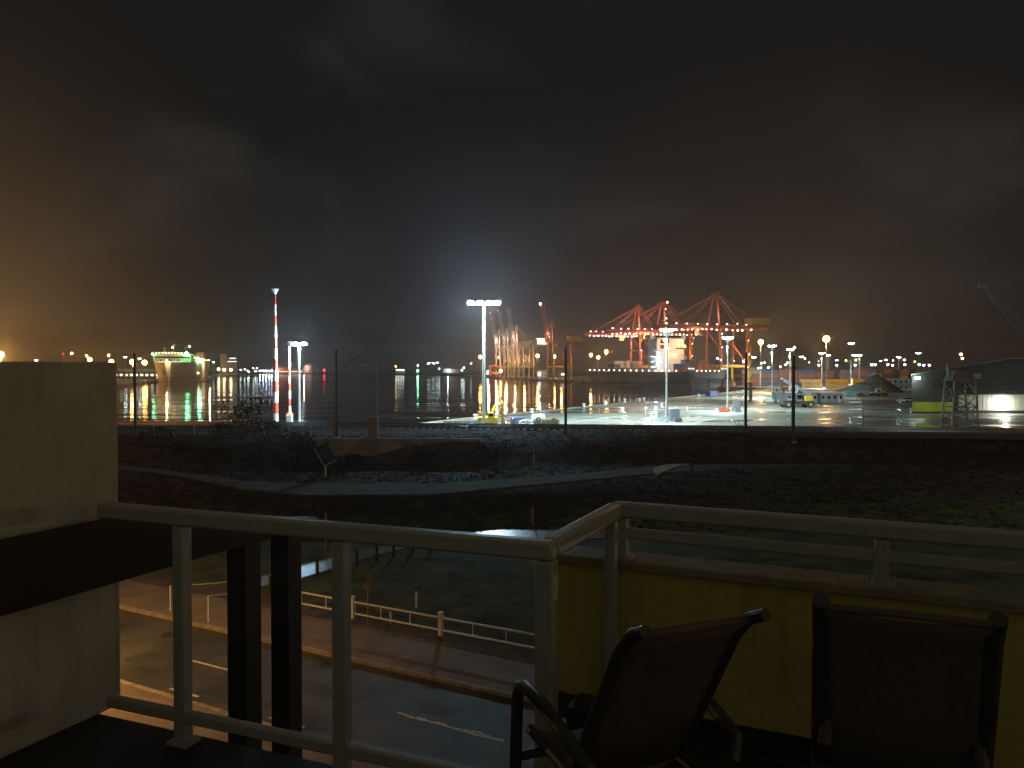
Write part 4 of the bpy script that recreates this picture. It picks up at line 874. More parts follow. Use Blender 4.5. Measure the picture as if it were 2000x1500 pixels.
# ================================================================ GANTRY CRANES
SEA = Vector((-0.957, -0.29, 0)); QD = Vector((-0.29, 0.957, 0)); CRZ = math.atan2(QD.y, QD.x)
def gantry(label, X, d, col, low, raised=False, lights=0, lm='lens_crane', apex_lights=False, house='crane_yellow_and_glow', lattice=False, out=42, back=30, power=0, house_y=-26):
    r = thing('gantry_crane', label, 'crane', (X, d, QZ), CRZ, 'ship to shore gantry cranes along the quay')
    LW, GA, ZG, ZP, ZA = 9.0, 20.0, 38.0, 13.0, 60.0
    for sx in (-1, 1):
        for y in (0, -GA):
            MB().tube([(sx * LW, y, 2.2), (sx * LW, y, ZP - 0.6)], 0.95, 4).build('leg', low, r, smooth=False)
            MB().tube([(sx * LW, y, ZP - 0.6), (sx * LW * 0.8, y, ZG)], [1.15, 0.95], 4).build('leg', col, r, smooth=False)
            MB().box((sx * LW, y, 1.1), (5.2, 1.3, 2.0)).build('bogie', low, r, bevel=0.1)
        MB().bar((sx * LW, 0.9, ZP), (sx * LW, -GA - 0.9, ZP), 1.3, 1.7).build('portal_beam', low, r, smooth=False)
        MB().bar((sx * LW * 0.98, -0.5, ZG - 1.5), (sx * LW, -GA + 0.5, ZP + 1), 0.7).build('brace', col, r, smooth=False)
    for y in (0, -GA):
        MB().bar((-LW * 0.8, y, ZG + 0.8), (LW * 0.8, y, ZG + 0.8), 1.1, 1.6).build('cross_beam', col, r, smooth=False)
        MB().bar((-LW, y, ZP + 0.03), (LW, y, ZP + 0.03), 1.2, 1.5).build('sill_beam', low, r, smooth=False)
    for sx in (-1, 1):
        gx = sx * 3.2
        MB().bar((gx, 3, ZG), (gx, -GA - back + 12, ZG), 1.1, 2.7).build('girder', col, r, smooth=False)
        MB().tube([(sx * LW * 0.8, 0, ZG + 1.2), (sx * 1.6, -1.5, ZA)], 0.8, 4).build('apex_leg', col, r, smooth=False)
        MB().tube([(sx * 3.2, -GA, ZG + 1), (sx * 1.6, -1.8, ZA - 0.3)], 0.36, 5).build('backstay', col, r)
        MB().tube([(gx, -GA - back + 14, ZG + 1), (sx * 1.6, -1.8, ZA - 0.3)], 0.22, 5).build('backstay', col, r)
        if raised:
            tip = Vector((gx, 3 + out * math.cos(R(81)), ZG + out * math.sin(R(81)))); hinge = Vector((gx, 3, ZG))
        else: tip = Vector((gx, out, ZG)); hinge = Vector((gx, 3, ZG))
        if lattice:
            mb = MB(); ax = (tip - hinge); k = 12; up = Vector((0, -1, 0)) if raised else Vector((0, 0, 1))
            mb.bar(hinge, tip, 0.5); mb.bar(hinge + up * 2.2, tip + up * 2.2, 0.5)
            for i in range(k): mb.bar(hinge + ax * (i / k) + up * (2.2 * (i % 2)), hinge + ax * ((i + 1) / k) + up * (2.2 * ((i + 1) % 2)), 0.32)
            mb.build('boom', col, r, smooth=False)
        else: MB().bar(hinge, tip, 1.1, 2.7, up=(0, -1, 0.01) if raised else (0, 0, 1)).build('boom', col, r, smooth=False)
        if not raised:
            for f in (0.5, 0.92):
                MB().tube([(gx, 3 + (out - 3) * f, ZG + 1), (sx * 1.6, -1.2, ZA - 0.2)], 0.26, 5).build('forestay', col, r)
        else: MB().tube([hinge.lerp(tip, 0.45), (sx * 1.6, -1.2, ZA - 0.2)], 0.2, 5).build('forestay', col, r)
    a, b = (Vector((0, 3, ZG)), Vector((0, out, ZG))) if not raised else (Vector((0, 3, ZG)), Vector((0, 3 + out * math.cos(R(81)), ZG + out * math.sin(R(81)))))
    cb = MB()
    for i in range(8): q = a.lerp(b, i / 7); cb.bar(q - Vector((3.2, 0, 0)), q + Vector((3.2, 0, 0)), 0.5)
    for i in range(6): y = -GA - back + 12 + i * 8; cb.bar((-3.2, y, ZG), (3.2, y, ZG), 0.5)
    cb.build('tie_beams', col, r, smooth=False)
    wk = MB(); k = 16; y0 = -GA - back + 12; dirs = [(Vector((0, y0, ZG)), Vector((0, 3, ZG)))] + [(a, b)]
    for p0, p1 in dirs:
        up = Vector((0, -1, 0)) if abs((p1 - p0).z) > 5 else Vector((0, 0, 1)); e = Vector((4.3, 0, 0))
        for i in range(k):
            q0 = p0.lerp(p1, i / k); q1 = p0.lerp(p1, (i + 1) / k); s_ = 1 if i % 2 else -1
            wk.bar(q0 + Vector((3.2 * s_, 0, 0)), q1 - Vector((3.2 * s_, 0, 0)), 0.25); wk.bar(q0 - e, q0 - e + up * 2.4, 0.16)
        wk.bar(p0 - e + up * 2.4, p1 - e + up * 2.4, 0.18); wk.bar(p0 - e, p1 - e, 0.5)
        wk.bar(p0 + e + up * 1.2, p1 + e + up * 1.2, 0.3)
    wk.build('walkway', col, r, smooth=False)
    tr_y = out * 0.55 if not raised else -8
    MB().box((0, tr_y, ZG - 0.4), (7.4, 5.5, 1.6)).build('trolley', low, r, smooth=False)
    if not raised:
        hg = MB()
        for x_ in (-2.6, 2.6):
            for y_ in (-1.2, 1.2): hg.bar((x_, tr_y + y_, ZG - 1), (x_, tr_y + y_, ZG - 13), 0.12)
        hg.build('hoist_rope', 'dark_steel', r); MB().box((0, tr_y, ZG - 13.6), (12, 2.2, 0.9)).build('spreader', 'crane_yellow_and_glow', r)
    MB().box((0, -1.6, ZA), (6.5, 2.6, 1.4)).build('apex_head', col, r, smooth=False)
    MB().box((0, -1.6, ZA + 1.4), (3.0, 1.6, 1.2)).build('apex_platform', col, r, smooth=False)
    MB().box((0, house_y, ZG + 4.2), (8.4, 14, 5.2)).build('machine_house', house, r, bevel=0.15)
    cab = MB().box((1.5, 12 if not raised else -6, ZG - 3.2), (2.6, 3.4, 3.0)).build('operator_cab', house, r, bevel=0.1)
    MB().box((1.5, 13.72 if not raised else -4.28, ZG - 3.0), (2.2, 0.06, 1.8)).build('cab_window', 'glass_dark', cab)
    st_ = MB()
    for i in range(8):
        z = 3 + i * 4.2; s_ = 1 if i % 2 else -1
        st_.bar((-LW - 1.5, -GA - 1.2 * s_, z), (-LW - 1.5, -GA + 1.2 * s_, z + 4.2), 0.5, 0.2); st_.box((-LW - 1.5, -GA, z), (1.3, 3.6, 0.15))
    st_.build('stair_tower', low, r, smooth=False)
    # festoon of small lamps
    jr = random.Random(int(d))
    def lamp(x, y, z, m=lm, s=0.85):
        y += jr.uniform(-0.7, 0.7); z += jr.uniform(-0.35, 0.35); s *= jr.uniform(0.7, 1.2); MB().lathe((x, y, z), [(0.12 * s, -0.5 * s), (0.6 * s, 0), (0.12 * s, 0.5 * s)], 6).build('lamp', m, r)
    if lights:
        n = lights
        for i in range(n):
            y = -GA - 8 + (out + GA + 8) * (i + 0.5) / n
            lamp(-3.9, y, ZG - 1.5)
            if i % 2: lamp(-3.9, y, ZG + 2.2, 'lens_crane_pink')
            if i % 2 == 0: lamp(3.9, y, ZG + 0.4, 'lens_crane_pink', 0.85)
    if lights:
        for i in range(7): lamp(-LW - 0.9, -GA if i % 2 else 0, 8 + i * 4.3, 'lens_crane_pink', 0.7)
    if apex_lights:
        for x in (-2.6, -0.9, 1.2, 2.6): lamp(x, -3.2, ZA + 0.3, 'lens_crane_pink', 1.2)
        for i in range(5): lamp(-2.4 - i * 0.5, -2.4, ZA - 5 - i * 3.4, 'lens_crane_pink', 1.0)
    if power:
        light('POINT', 'lamp_light', (-6, 14, ZG - 5), power, (1.0, 0.68, 0.5), 1.0, r); light('POINT', 'lamp_light', (-11, -8, 20), power * 0.8, SOD, 1.0, r)
        light('POINT', 'lamp_light', (-8, 4, ZG + 9), power * 0.35, (1, 0.6, 0.5), 1.0, r)
    return r
gantry('tallest rust-red gantry crane with its boom out over the stern of the container ship', 131, 500, 'crane_rust', 'crane_yellow_and_glow', lights=19, lm='lens_crane', power=8000, house_y=-33, house='house_dull')  # yellow lower frame has the sodium light put into its colour
gantry('red gantry crane with white lamps up its apex, boom over the middle of the ship', 110, 568, 'crane_red', 'crane_yellow_and_glow', lights=22, lm='lens_crane', apex_lights=True, power=19000)
gantry('red gantry crane with strings of lamps along its boom over the ship bow', 98, 608, 'crane_red', 'crane_yellow_and_glow', lights=26, lm='lens_crane', power=19000)
g4 = gantry('dark red gantry crane with its boom raised upright, left of the container ship', 40, 800, 'crane_rust', 'crane_yellow_and_glow', raised=True, power=9000)
for z, x in ((78, 0.5), (44, 0.5)): MB().lathe((x, 11 if z > 50 else 2, z), [(0.3, -1.4), (1.5, 0), (0.3, 1.4)], 8).build('lamp', 'lens_crane_pink', g4)
for X, d, lab in ((4, 905, 'nearest of three grey lattice cranes with raised booms'), (-7, 950, 'middle of three grey lattice cranes with raised booms'), (-18, 995, 'farthest of three grey lattice cranes with raised booms')):
    gg = gantry(lab, X, d, 'crane_grey', 'crane_grey', raised=True, lattice=True, house='crane_grey', power=22000 if d != 950 else 14000, out=44)
    if d == 905:
        for x in (-2, 0, 2): MB().box((x, -32, 45.8), (1.8, 10, 2.0)).build('lamp', 'window_lit', gg)
        MB().box((-4.4, -33, 42), (0.3, 14, 4.6)).build('lit_window', 'window_lit', gg)
    else: MB().lathe((0, 11, 82.5), [(0.3, -0.9), (0.9, 0), (0.3, 0.9)], 8).build('lamp', 'lens_red', gg)
# ================================================================ SHIPS
def section(t, hd, hw, zd, zs=(-1.0, 2.0, 6.0), rake=0.0, keel=-1.2):
    # one hull cross-section: port deck edge round to starboard deck edge, t metres from the end
    lv = list(zs) + [zd]; out = []
    for z in lv:
        f = (z - keel) / (zd - keel); out.append((hw + (hd - hw) * f ** 0.8, z, rake * f))
    return [Vector((-a, t + k, z)) for a, z, k in reversed(out)] + [Vector((a, t + k, z)) for a, z, k in out]
# cream car carrier on the left (local y runs from bow to stern)
cc = thing('car_carrier', 'cream high-sided car carrier moored at the left quay with green lamps', 'ship', (-284, 636, 0), math.asin(0.281))
secs = [section(t, hd, hw, 17.5, (-1.0, 3, 8, 13), rk) for t, hd, hw, rk in ((0, 2.2, 0.35, -7.0), (7, 8.5, 2.4, -4.0), (16, 13.2, 6.5, -2.0), (30, 15.6, 11.5, 0), (50, 16, 15, 0), (150, 16, 16, 0), (170, 16, 13.5, 0), (180, 15.6, 9, 0))]
MB().loft(secs).build('hull', 'ship_cream', cc)
MB().box((0, 108, 19.2), (31.6, 142, 3.4)).build('upper_hull', 'ship_cream', cc, smooth=False)
sup = MB().box((0, 28, 20.7), (30, 16, 6.4)).build('superstructure', 'ship_cream', cc, smooth=False, bevel=0.2)
MB().box((0, 19.9, 21.9), (27.5, 0.3, 1.3)).build('bridge_window', 'glass_dark', sup)
MB().box((0, 28, 24.3), (33, 11, 0.8)).build('bridge_wing', 'ship_cream', sup, smooth=False)
for x in (-9, -2, 5): MB().box((x, 19.85, 19.3), (1.6, 0.25, 1.1)).build('window', 'glass_dark', sup)
MB().box((4, 90, 22.6), (14, 60, 3.4)).build('deck_house', 'ship_cream', cc, smooth=False)
MB().box((9, 150, 24.5), (7, 10, 8)).build('funnel', 'ship_cream', cc, bevel=0.5)
for x, y, z0, z1 in ((0, 30, 24.5, 34), (-7, 26, 24.5, 31), (9, 33, 24.5, 32), (13, 160, 20, 29)): 
    o = MB().tube([(x, y, z0), (x, y, z1)], 0.28, 6).build('mast', 'ship_white', cc); MB().bar((x - 2, y, z1 - 2.2), (x + 2, y, z1 - 2.2), 0.25).build('yard', 'ship_white', o)
MB().lathe((0, 30, 32.5), [(0.4, -1), (2.0, -0.2), (2.0, 0.3), (0.4, 1.0)], 10).build('radar', 'ship_white', cc)
for k in range(11): MB().lathe((-12.5 + k * 2.5, 18.9, 25.6), [(0.2, -0.4), (0.5, 0), (0.2, 0.4)], 6).build('deck_lamp', 'lens_warm', cc)
for k in range(9): MB().box((-8.5 + k * 2.1, 1.6 + abs(k - 4) * 1.9, 17.9), (1.5, 0.4, 0.55)).build('deck_lamp', 'strip_white', cc)
for k in range(8): MB().box((16.05, 34 + k * 12, 21.6), (0.15, 0.9, 0.6)).build('deck_lamp', 'lens_warm', cc)
for x, y, z, s in ((-15.5, 20, 24.6, 0.8), (11.5, 18.0, 24.9, 1.7), (17.2, 60, 19.5, 1.9)):
    MB().lathe((x, y, z), [(0.2, -s), (s, 0), (0.2, s)], 8).build('green_lamp', 'lens_green', cc)
    light('POINT', 'lamp_light', (x + 1.5, y - 2.5, z), 500, GRN, 0.6, cc)
for x, y, z in ((0, 22, 30.2), (12, 34, 31.5), (16.3, 60, 8), (6, 10, 8.5)): MB().lathe((x, y, z), [(0.2, -0.7), (0.8, 0), (0.2, 0.7)], 8).build('deck_lamp', 'lens_warm', cc)
for y in (110,):  # side lamp and its bracket are added to brighten the hull
    o = MB().bar((14, y, 19.5), (21, y, 20.5), 0.3).build('added_lamp_bracket', 'ship_white', cc); MB().lathe((21, y, 20), [(0.1, -0.3), (0.35, 0), (0.1, 0.25)], 8).build('lamp', 'lens_warm', o)
    light('POINT', 'lamp_light', (21.5, y - 1, 19), 16000, WARM, 0.5, cc)
o = MB().bar((0, 4, 18), (0, -12, 19.5), 0.3).build('added_lamp_bracket', 'ship_white', cc); MB().lathe((0, -12, 19), [(0.2, -0.6), (0.6, 0), (0.2, 0.5)], 8).build('lamp', 'lens_warm', o); light('POINT', 'lamp_light', (0, -13, 18.4), 9000, WARM, 0.5, cc)  # lamp ahead of the bow, added to light the hull front
for s in (-1, 1): 
    MB().tube([(s * 4.2, 1.5, 10), (s * 3.6, 0.4, 7.5)], 0.6, 6).build('anchor', 'ship_navy', cc)
# white ferry and sheds left of it
fb = thing('ferry', 'small white ferry moored between the white wall and the cream ship', 'boat', (-322, 700, WZ), R(10))
MB().loft([section(0, 0.5, 0.2, 3.4, (0, 1, 2), -1.5, 0), section(5, 3.8, 2.5, 3.0, (0, 1, 2), 0, 0), section(14, 4.4, 4, 2.6, (0, 1, 2), 0, 0), section(30, 4.2, 4, 2.6, (0, 1, 2), 0, 0)]).build('hull', 'ship_white', fb)
MB().box((0, 17, 3.9), (7.6, 22, 2.6)).build('cabin', 'ship_white', fb, bevel=0.2); MB().box((0, 16, 6.2), (6.4, 14, 2.2)).build('upper_cabin', 'ship_white', fb, bevel=0.2)
for x in (-3.86, 3.86): MB().box((x, 17, 4.1), (0.1, 19, 1.0)).build('window', 'window_lit', fb)
MB().box((0, 8.9, 6.4), (5.4, 0.1, 0.9)).build('window', 'window_lit', fb); MB().box((0, 5.9, 4.2), (6.4, 0.1, 0.9)).build('window', 'window_lit', fb)
qs = thing('quay_shed', 'low lit shed on the left quay behind the white ferry', 'building', (-395, 820, QZ), R(-15))
MB().box((0, 0, 4), (60, 16, 8)).build('wall', 'far_building', qs, smooth=False); MB().extr([(-8.6, 8), (8.6, 8), (0, 11)], (-31, 0, 0), (0, 1, 0), (0, 0, 1), (62, 0, 0)).build('roof', 'ship_white', qs, smooth=False)
for k in range(9): MB().box((-26 + k * 6.5, -8.06, 4.2), (3.2, 0.12, 2.2)).build('window', 'window_lit', qs)
# container ship (local y from stern to bow)
cs = thing('container_ship', 'dark navy container ship moored under the gantry cranes, stern nearest', 'ship', (122, 484, 0), math.asin(0.29))
secs = [section(t, hd, hw, zd, (-1.0, 2, 5), rk) for t, hd, hw, zd, rk in ((0, 13.4, 9.0, 10.5, -3.0), (8, 14, 11.5, 10.3, 0), (22, 14, 13.6, 10, 0), (120, 14, 13.8, 10, 0), (150, 13.2, 9.5, 10.6, 1), (168, 10.5, 4.2, 12.2, 4), (180, 5.0, 0.6, 13.4, 8))]
hl = MB().loft(secs).build('hull', 'ship_navy', cs)
MB().box((0, -3.4, 8.0), (20, 0.25, 4.2)).build('stern_panel', 'ship_blue', cs, smooth=False)
MB().bar((-13.2, -2.8, 11.2), (13.2, -2.8, 11.2), 0.12).bar((-13.2, -2.8, 11.9), (13.2, -2.8, 11.9), 0.1).build('stern_rail', 'ship_white', cs)
ac = MB().box((0, 52, 21.5), (21, 13, 23)).build('accommodation', 'ship_white', cs, smooth=False, bevel=0.25)
MB().box((0, 53, 34), (27.5, 8, 3.0)).build('bridge', 'ship_white', ac, smooth=False)
MB().box((0, 48.9, 34.4), (20, 0.25, 1.3)).build('bridge_window', 'glass_dark', ac)
for x in (-6.4, -2.6):
    for z in (31.0, 27.2): MB().box((x, 45.35, z), (2.8, 0.2, 2.6)).build('window', 'glass_dark', ac)
for z in (15, 18.2, 21.4, 24.6): MB().box((0, 45.3, z), (21.3, 0.25, 0.16)).build('deck_edge', 'cabin_grey', ac)
for z in (13, 17, 21, 25, 29): MB().box((11.4, 46.5, z), (1.8, 3, 0.8)).build('stair_landing', 'crane_red', ac); MB().box((-11.3, 46.5, z), (1.6, 3, 0.5)).build('stair_landing', 'cabin_grey', ac)
for x, z in ((-6.5, 31.8), (6.8, 31.2), (9.0, 27.6), (2.0, 21.3)): MB().lathe((x, 42.2, z), [(0.2, -0.75), (0.9, 0), (0.2, 0.75)], 8).build('deck_lamp', 'lens_sodium', cs)
light('POINT', 'lamp_light', (4, 30, 27), 5000, (1.0, 0.75, 0.5), 0.8, cs); light('POINT', 'lamp_light', (-14, 40, 18), 6000, (0.75, 0.88, 1.0), 0.8, cs)
for z in (13.5, 17.0, 20.5): MB().box((-13.0, 46, z), (3.2, 1.0, 0.5)).build('deck_lamp', 'window_cool', cs)
for k in range(16): MB().lathe((-14.1, 12 + k * 9.5, 11.0), [(0.1, -0.35), (0.45, 0), (0.1, 0.35)], 6).build('deck_lamp', 'lens_crane', cs)
for x in (-13.0, -10.5, 10.5, 13.0): MB().box((x, -2.6, 12.4), (1.5, 0.5, 0.6)).build('deck_lamp', 'window_cool', cs)
for k in range(6): MB().lathe((-8 + k * 3.1, -3.3, 10.9), [(0.1, -0.25), (0.32, 0), (0.1, 0.25)], 6).build('deck_lamp', 'lens_warm', cs)
MB().tube([(0, 172, 13), (0, 172, 24)], [0.5, 0.3], 8).build('foremast', 'ship_white', cs); MB().tube([(0, 53, 35.5), (0, 53, 43)], [0.5, 0.25], 8).build('radar_mast', 'ship_white', cs)
for k in range(4): MB().box((0, 68 + k * 26, 11.2), (25, 1.4, 3.2)).build('hatch_coaming', 'ship_navy', cs, smooth=False)

# ================================================================ CONTAINERS
def cont_mesh(name, ln):
    mb = MB(); w, h = 2.44, 2.6; n = 26 if ln > 8 else 13
    prof = []
    for i in range(n + 1): prof.append((-ln / 2 + 0.18 + (ln - 0.36) * i / n, 0.045 if i % 2 else 0.0))
    for sy in (-1, 1):
        vs = []
        for x, o in prof: vs += [(x, sy * (w / 2 - o), 0.14), (x, sy * (w / 2 - o), h - 0.1)]
        mb.add(vs, [(2 * i, 2 * i + 2, 2 * i + 3, 2 * i + 1) for i in range(n)])
    for sx in (-1, 1): mb.box((sx * (ln / 2 - 0.09), 0, h / 2), (0.18, w, h))
    mb.box((0, 0, 0.07), (ln - 0.36, w - 0.002, 0.14)); mb.box((0, 0, h - 0.05), (ln - 0.36, w - 0.002, 0.1))
    return mb.mesh(name, None, smooth=False, fix=True)
CM = {}
def container(colour, ln, loc, rz, label, group):
    k = (colour, ln)
    if k not in CM:
        me = cont_mesh('container', ln); me.materials.append(M['box_' + colour]); CM[k] = me
    o = bpy.data.objects.new('shipping_container', CM[k]); C.objects.link(o); o.location = loc; o.rotation_euler.z = rz
    return tag(o, label, 'container', group)
TIER = ['on the ground', 'second tier up', 'third tier up', 'fourth tier up', 'fifth tier up']
ORD = ['first', 'second', 'third', 'fourth', 'fifth', 'sixth', 'seventh', 'eighth', 'ninth', 'tenth', 'eleventh', 'twelfth']
AN = {'rust': 'rust red', 'brown': 'dark brown', 'maroon': 'maroon', 'grey': 'grey', 'blue': 'dark blue', 'tan': 'tan', 'yellow': 'yellow', 'orange': 'orange', 'white': 'off-white', 'green': 'dark green', 'pink': 'faded pink'}
def row(pxs, py, tiers, cols, where, ln=12.2, z0=QZ, rz=0.0, group='stacked containers on the quay'):
    for i, px in enumerate(pxs):
        p = P(px, py, QZ); n = tiers[i] if isinstance(tiers, (list, tuple)) else tiers
        for t_ in range(n):
            c = cols[i][t_] if isinstance(cols[i], (list, tuple)) else cols[i]
            container(c, ln, (p.x, p.y, z0 + 2.62 * t_), rz, f"{AN[c]} container, {TIER[t_]}, {ORD[i]} stack {where}", group)
row([1584], 758, 2, [['tan', 'tan']], 'right of the thick dark mast', 12.2)
row([1634], 759, 2, [['tan', 'yellow']], 'by the close mast pair', 12.2)
row([1674, 1692], 758, [2, 1], [['yellow', 'yellow'], ['pink']], 'beside the dark heap', 6.06)
R_ = random.Random(3)
pal = ['rust', 'brown', 'brown', 'rust', 'maroon', 'grey', 'brown', 'blue', 'rust']
row([1466, 1502, 1538, 1574, 1610], 752, [4, 4, 4, 4, 4], [[R_.choice(pal) for _ in range(4)] for _ in range(5)], 'of the rusty wall behind the boom machine', 12.2)
row([1655, 1684], 748, [4, 5], [['rust', 'rust', 'brown', 'brown'], ['brown', 'maroon', 'rust', 'rust', 'brown']], 'left of the bluish one', 12.2)
row([1701], 748, 4, [['grey', 'blue', 'grey', 'blue']], 'bluish, behind the dark heap', 6.06)
row([1714, 1735, 1748, 1765], 747, [3, 4, 4, 4], [['white', 'tan', 'yellow'], ['grey', 'maroon', 'rust', 'orange'], ['brown', 'brown', 'brown', 'brown'], ['grey', 'tan', 'orange', 'orange']], 'above the two-storey cabin', 6.06)
row([1440, 1475, 1510, 1545, 1580], 742, 5, [[R_.choice(['rust', 'grey', 'maroon']) for _ in range(4)] + [R_.choice(['pink', 'white', 'rust'])] for _ in range(5)], 'of the pale-topped far row', 12.2)
row([1395, 1420], 756, 2, [['grey', 'blue'], ['rust', 'maroon']], 'under the tallest crane', 6.06)
row([1790, 1815, 1840, 1865], 742, [4, 4, 3, 3], [[R_.choice(pal) for _ in range(4)] for _ in range(4)], 'far behind the dark shed', 12.2)
# on the container ship
def ship_pt(x, y, z): 
    a = math.asin(0.29); return Vector((122 + x * math.cos(a) - y * math.sin(a), 484 + x * math.sin(a) + y * math.cos(a), z))
for j in range(9):
    for t_ in range(3 if 2 <= j <= 6 else 2):
        c = R_.choice(['brown', 'maroon', 'rust', 'brown', 'blue'])
        container(c, 12.2, ship_pt(-10.4 + 2.6 * j, 14, 10.3 + 2.62 * t_), math.asin(0.29) + math.pi / 2, f"{AN[c]} container at the ship stern, {'deck tier' if t_ == 0 else TIER[t_]}, {ORD[j]} row from the water", 'containers on the ship')
for j in range(9):
    for t_ in range(2):
        c = R_.choice(['white', 'white', 'tan', 'green', 'pink', 'grey', 'white'])
        container(c, 12.2, ship_pt(-10.4 + 2.6 * j, 118, 13.0 + 2.62 * t_), math.asin(0.29) + math.pi / 2, f"{AN[c]} container near the ship bow, {'lower' if t_ == 0 else 'upper'} tier, {ORD[j]} row from the water", 'containers on the ship')

# ================================================================ THINGS ON THE APRON
# mooring bollards
bm_ = None
BL = [(1137, 795, 'left of the front white mast'), (1178, 791, 'second along, right of the dark mast'), (1217, 786, 'third along, right of the dark mast'), (1246, 784, 'left of a close pair'), (1255, 782.5, 'right of a close pair'), (1362, 775, 'between the front and second white masts'), (1035, 806, 'near the white tank'),
      (925, 818, 'left of the yellow excavator'), (1438, 768, 'first of four past the second mast'), (1444, 767, 'second of four past the second mast'), (1449, 766, 'third of four past the second mast'), (1455, 765, 'last of four past the second mast')]
for px, py, w in BL:
    p = P(px, py, QZ + 0.28); p = p + Vector((0.5, -0.3, 0)); s = 1.2
    if bm_ is None:
        bm_ = MB().lathe((0, 0, 0), [(0.55, 0), (0.4, 0.12), (0.28, 0.2), (0.28, 0.55), (0.5, 0.7), (0.5, 0.82), (0.3, 0.95)], 12).mesh('mooring_bollard', 'barrier_white')
    o = bpy.data.objects.new('mooring_bollard', bm_); C.objects.link(o); o.location = p; o.scale = (s, s, s); tag(o, 'white mooring bollard on the quay edge, ' + w, 'bollard', 'white mooring bollards on the quay edge')
# painted lines on the apron
def qline(a, b, w=0.35):
    a = P(*a, QZ); b = P(*b, QZ); d = (b - a).normalized(); x = Vector((-d.y, d.x, 0)) * w / 2; z = QZ + 0.006
    return struct(MB().add([(p.x, p.y, z) for p in (a - x, b - x, b + x, a + x)], [(0, 1, 2, 3)]).build('apron_line', 'line_paint', smooth=False))
qline((1108, 826), (1420, 783), 0.45); qline((1108, 819), (1330, 792), 0.3); qline((1330, 831), (1480, 800), 0.3); qline((1600, 838), (1780, 800), 0.3); qline((1400, 815), (1560, 812), 0.25); qline((1440, 836), (1560, 834), 0.25)
# barriers round the mast feet
def barrier_ring(px, py, cabs, label, red=False, n=5):
    c = P(px, py, QZ)
    for k in range(n):
        a = 2 * math.pi * k / n + 0.4; p = c + Vector((math.cos(a) * 3.0, math.sin(a) * 3.0, 0)); m = 'plant_red' if red and k % 2 else 'barrier_white'
        o = MB().extr([(-0.3, 0), (0.3, 0), (0.3, 0.12), (0.11, 0.4), (0.09, 0.95), (-0.09, 0.95), (-0.11, 0.4), (-0.3, 0.12)], (0, -1.35, 0), (1, 0, 0), (0, 0, 1), (0, 2.7, 0)).build('road_barrier', m, None, p, a, smooth=False)
        tag(o, f"{'red' if m == 'plant_red' else 'white'} road barrier {label}, {['on its right side', 'behind it', 'on its left side', 'in front on the left', 'in front on the right'][k]}", 'barrier', 'barriers round the mast feet')
    p = c + Vector(cabs); k_ = thing('power_cabinet', 'grey power cabinet ' + label, 'cabinet', p)
    MB().box((0, 0, 1.35), (2.0, 1.2, 2.7)).build('body', 'plant_grey', k_, bevel=0.04); MB().box((0, -0.62, 1.35), (1.7, 0.04, 2.3)).build('door', 'plant_grey', k_); MB().box((0, 0, 2.74), (2.2, 1.4, 0.08)).build('lid', 'plant_grey', k_)
barrier_ring(1302, 823, (1.9, 0.6, 0), 'at the foot of the front white mast'); barrier_ring(1421, 804, (2.6, 0.8, 0), 'at the foot of the second white mast', True); barrier_ring(1508, 784, (2.4, 0.2, 0), 'at the foot of the third white mast')
# steel piles lying upright on the apron
for px, py, top, lab in ((1466, 783, 747, 'dark brown upright steel pile right of the orange-masted pole'), (1562, 788, 749, 'dark brown upright steel pile just right of the thick dark mast')):
    p = P(px, py, QZ); h = (py - top) * p.y / 1500; o = MB().lathe((0, 0, 0), [(0.55, 0), (0.55, h), (0.45, h + 0.02)], 14).build('steel_pile', 'pile_brown', None, p); tag(o, lab, 'pile')
# boom machine (reach stacker)
p = P(1556, 796, QZ)
rs = thing('reach_stacker', 'grey-blue reach stacker with a long raised boom and big wheels on the apron', 'machine', p, R(4))
for x in (-3.4, 3.4):
    for y in (-1.7, 1.7):
        o = MB().cyl((x, y - 0.4, 1.0), (x, y + 0.4, 1.0), 1.0, n=18).build('wheel', 'rubber', rs); MB().cyl((x, y - 0.43, 1.0), (x, y + 0.43, 1.0), 0.48, n=12).build('rim', 'cabin_grey', o)
MB().box((0, 0, 1.55), (9.2, 2.3, 1.1)).build('chassis', 'pile_brown', rs, bevel=0.06); MB().box((3.3, 0, 2.7), (2.8, 2.6, 1.5)).build('counterweight', 'plant_yellow', rs, bevel=0.15)
cb = MB().box((0.4, -0.4, 3.0), (1.9, 1.7, 2.2)).build('cab', 'plant_grey', rs, bevel=0.1); MB().box((0.4, -1.28, 3.3), (1.5, 0.05, 1.2)).build('window', 'glass_dark', cb)
MB().bar((4.2, 0, 3.7), (-0.6, 0, 6.3), 1.0, 1.2).build('boom', 'plant_grey', rs, bevel=0.05); MB().bar((-0.6, 0, 6.3), (-4.9, 0, 8.6), 0.72, 0.85).build('boom_extension', 'plant_grey', rs, bevel=0.04)
for y in (-0.8, 0.8): MB().tube([(-2.2, y, 2.2), (0.2, y, 5.6)], 0.2, 8).build('lift_ram', 'galv', rs)
MB().box((-4.9, 0, 7.3), (0.9, 0.9, 2.2)).build('head', 'pile_brown', rs); sp_ = MB().box((-5.1, 0, 5.9), (2.3, 5.6, 0.7)).build('spreader', 'pile_brown', rs, bevel=0.05)
MB().box((-5.1, -2.4, 5.2), (0.4, 0.4, 1.2)).box((-5.1, 2.4, 5.2), (0.4, 0.4, 1.2)).build('twistlock_arm', 'pile_brown', rs)
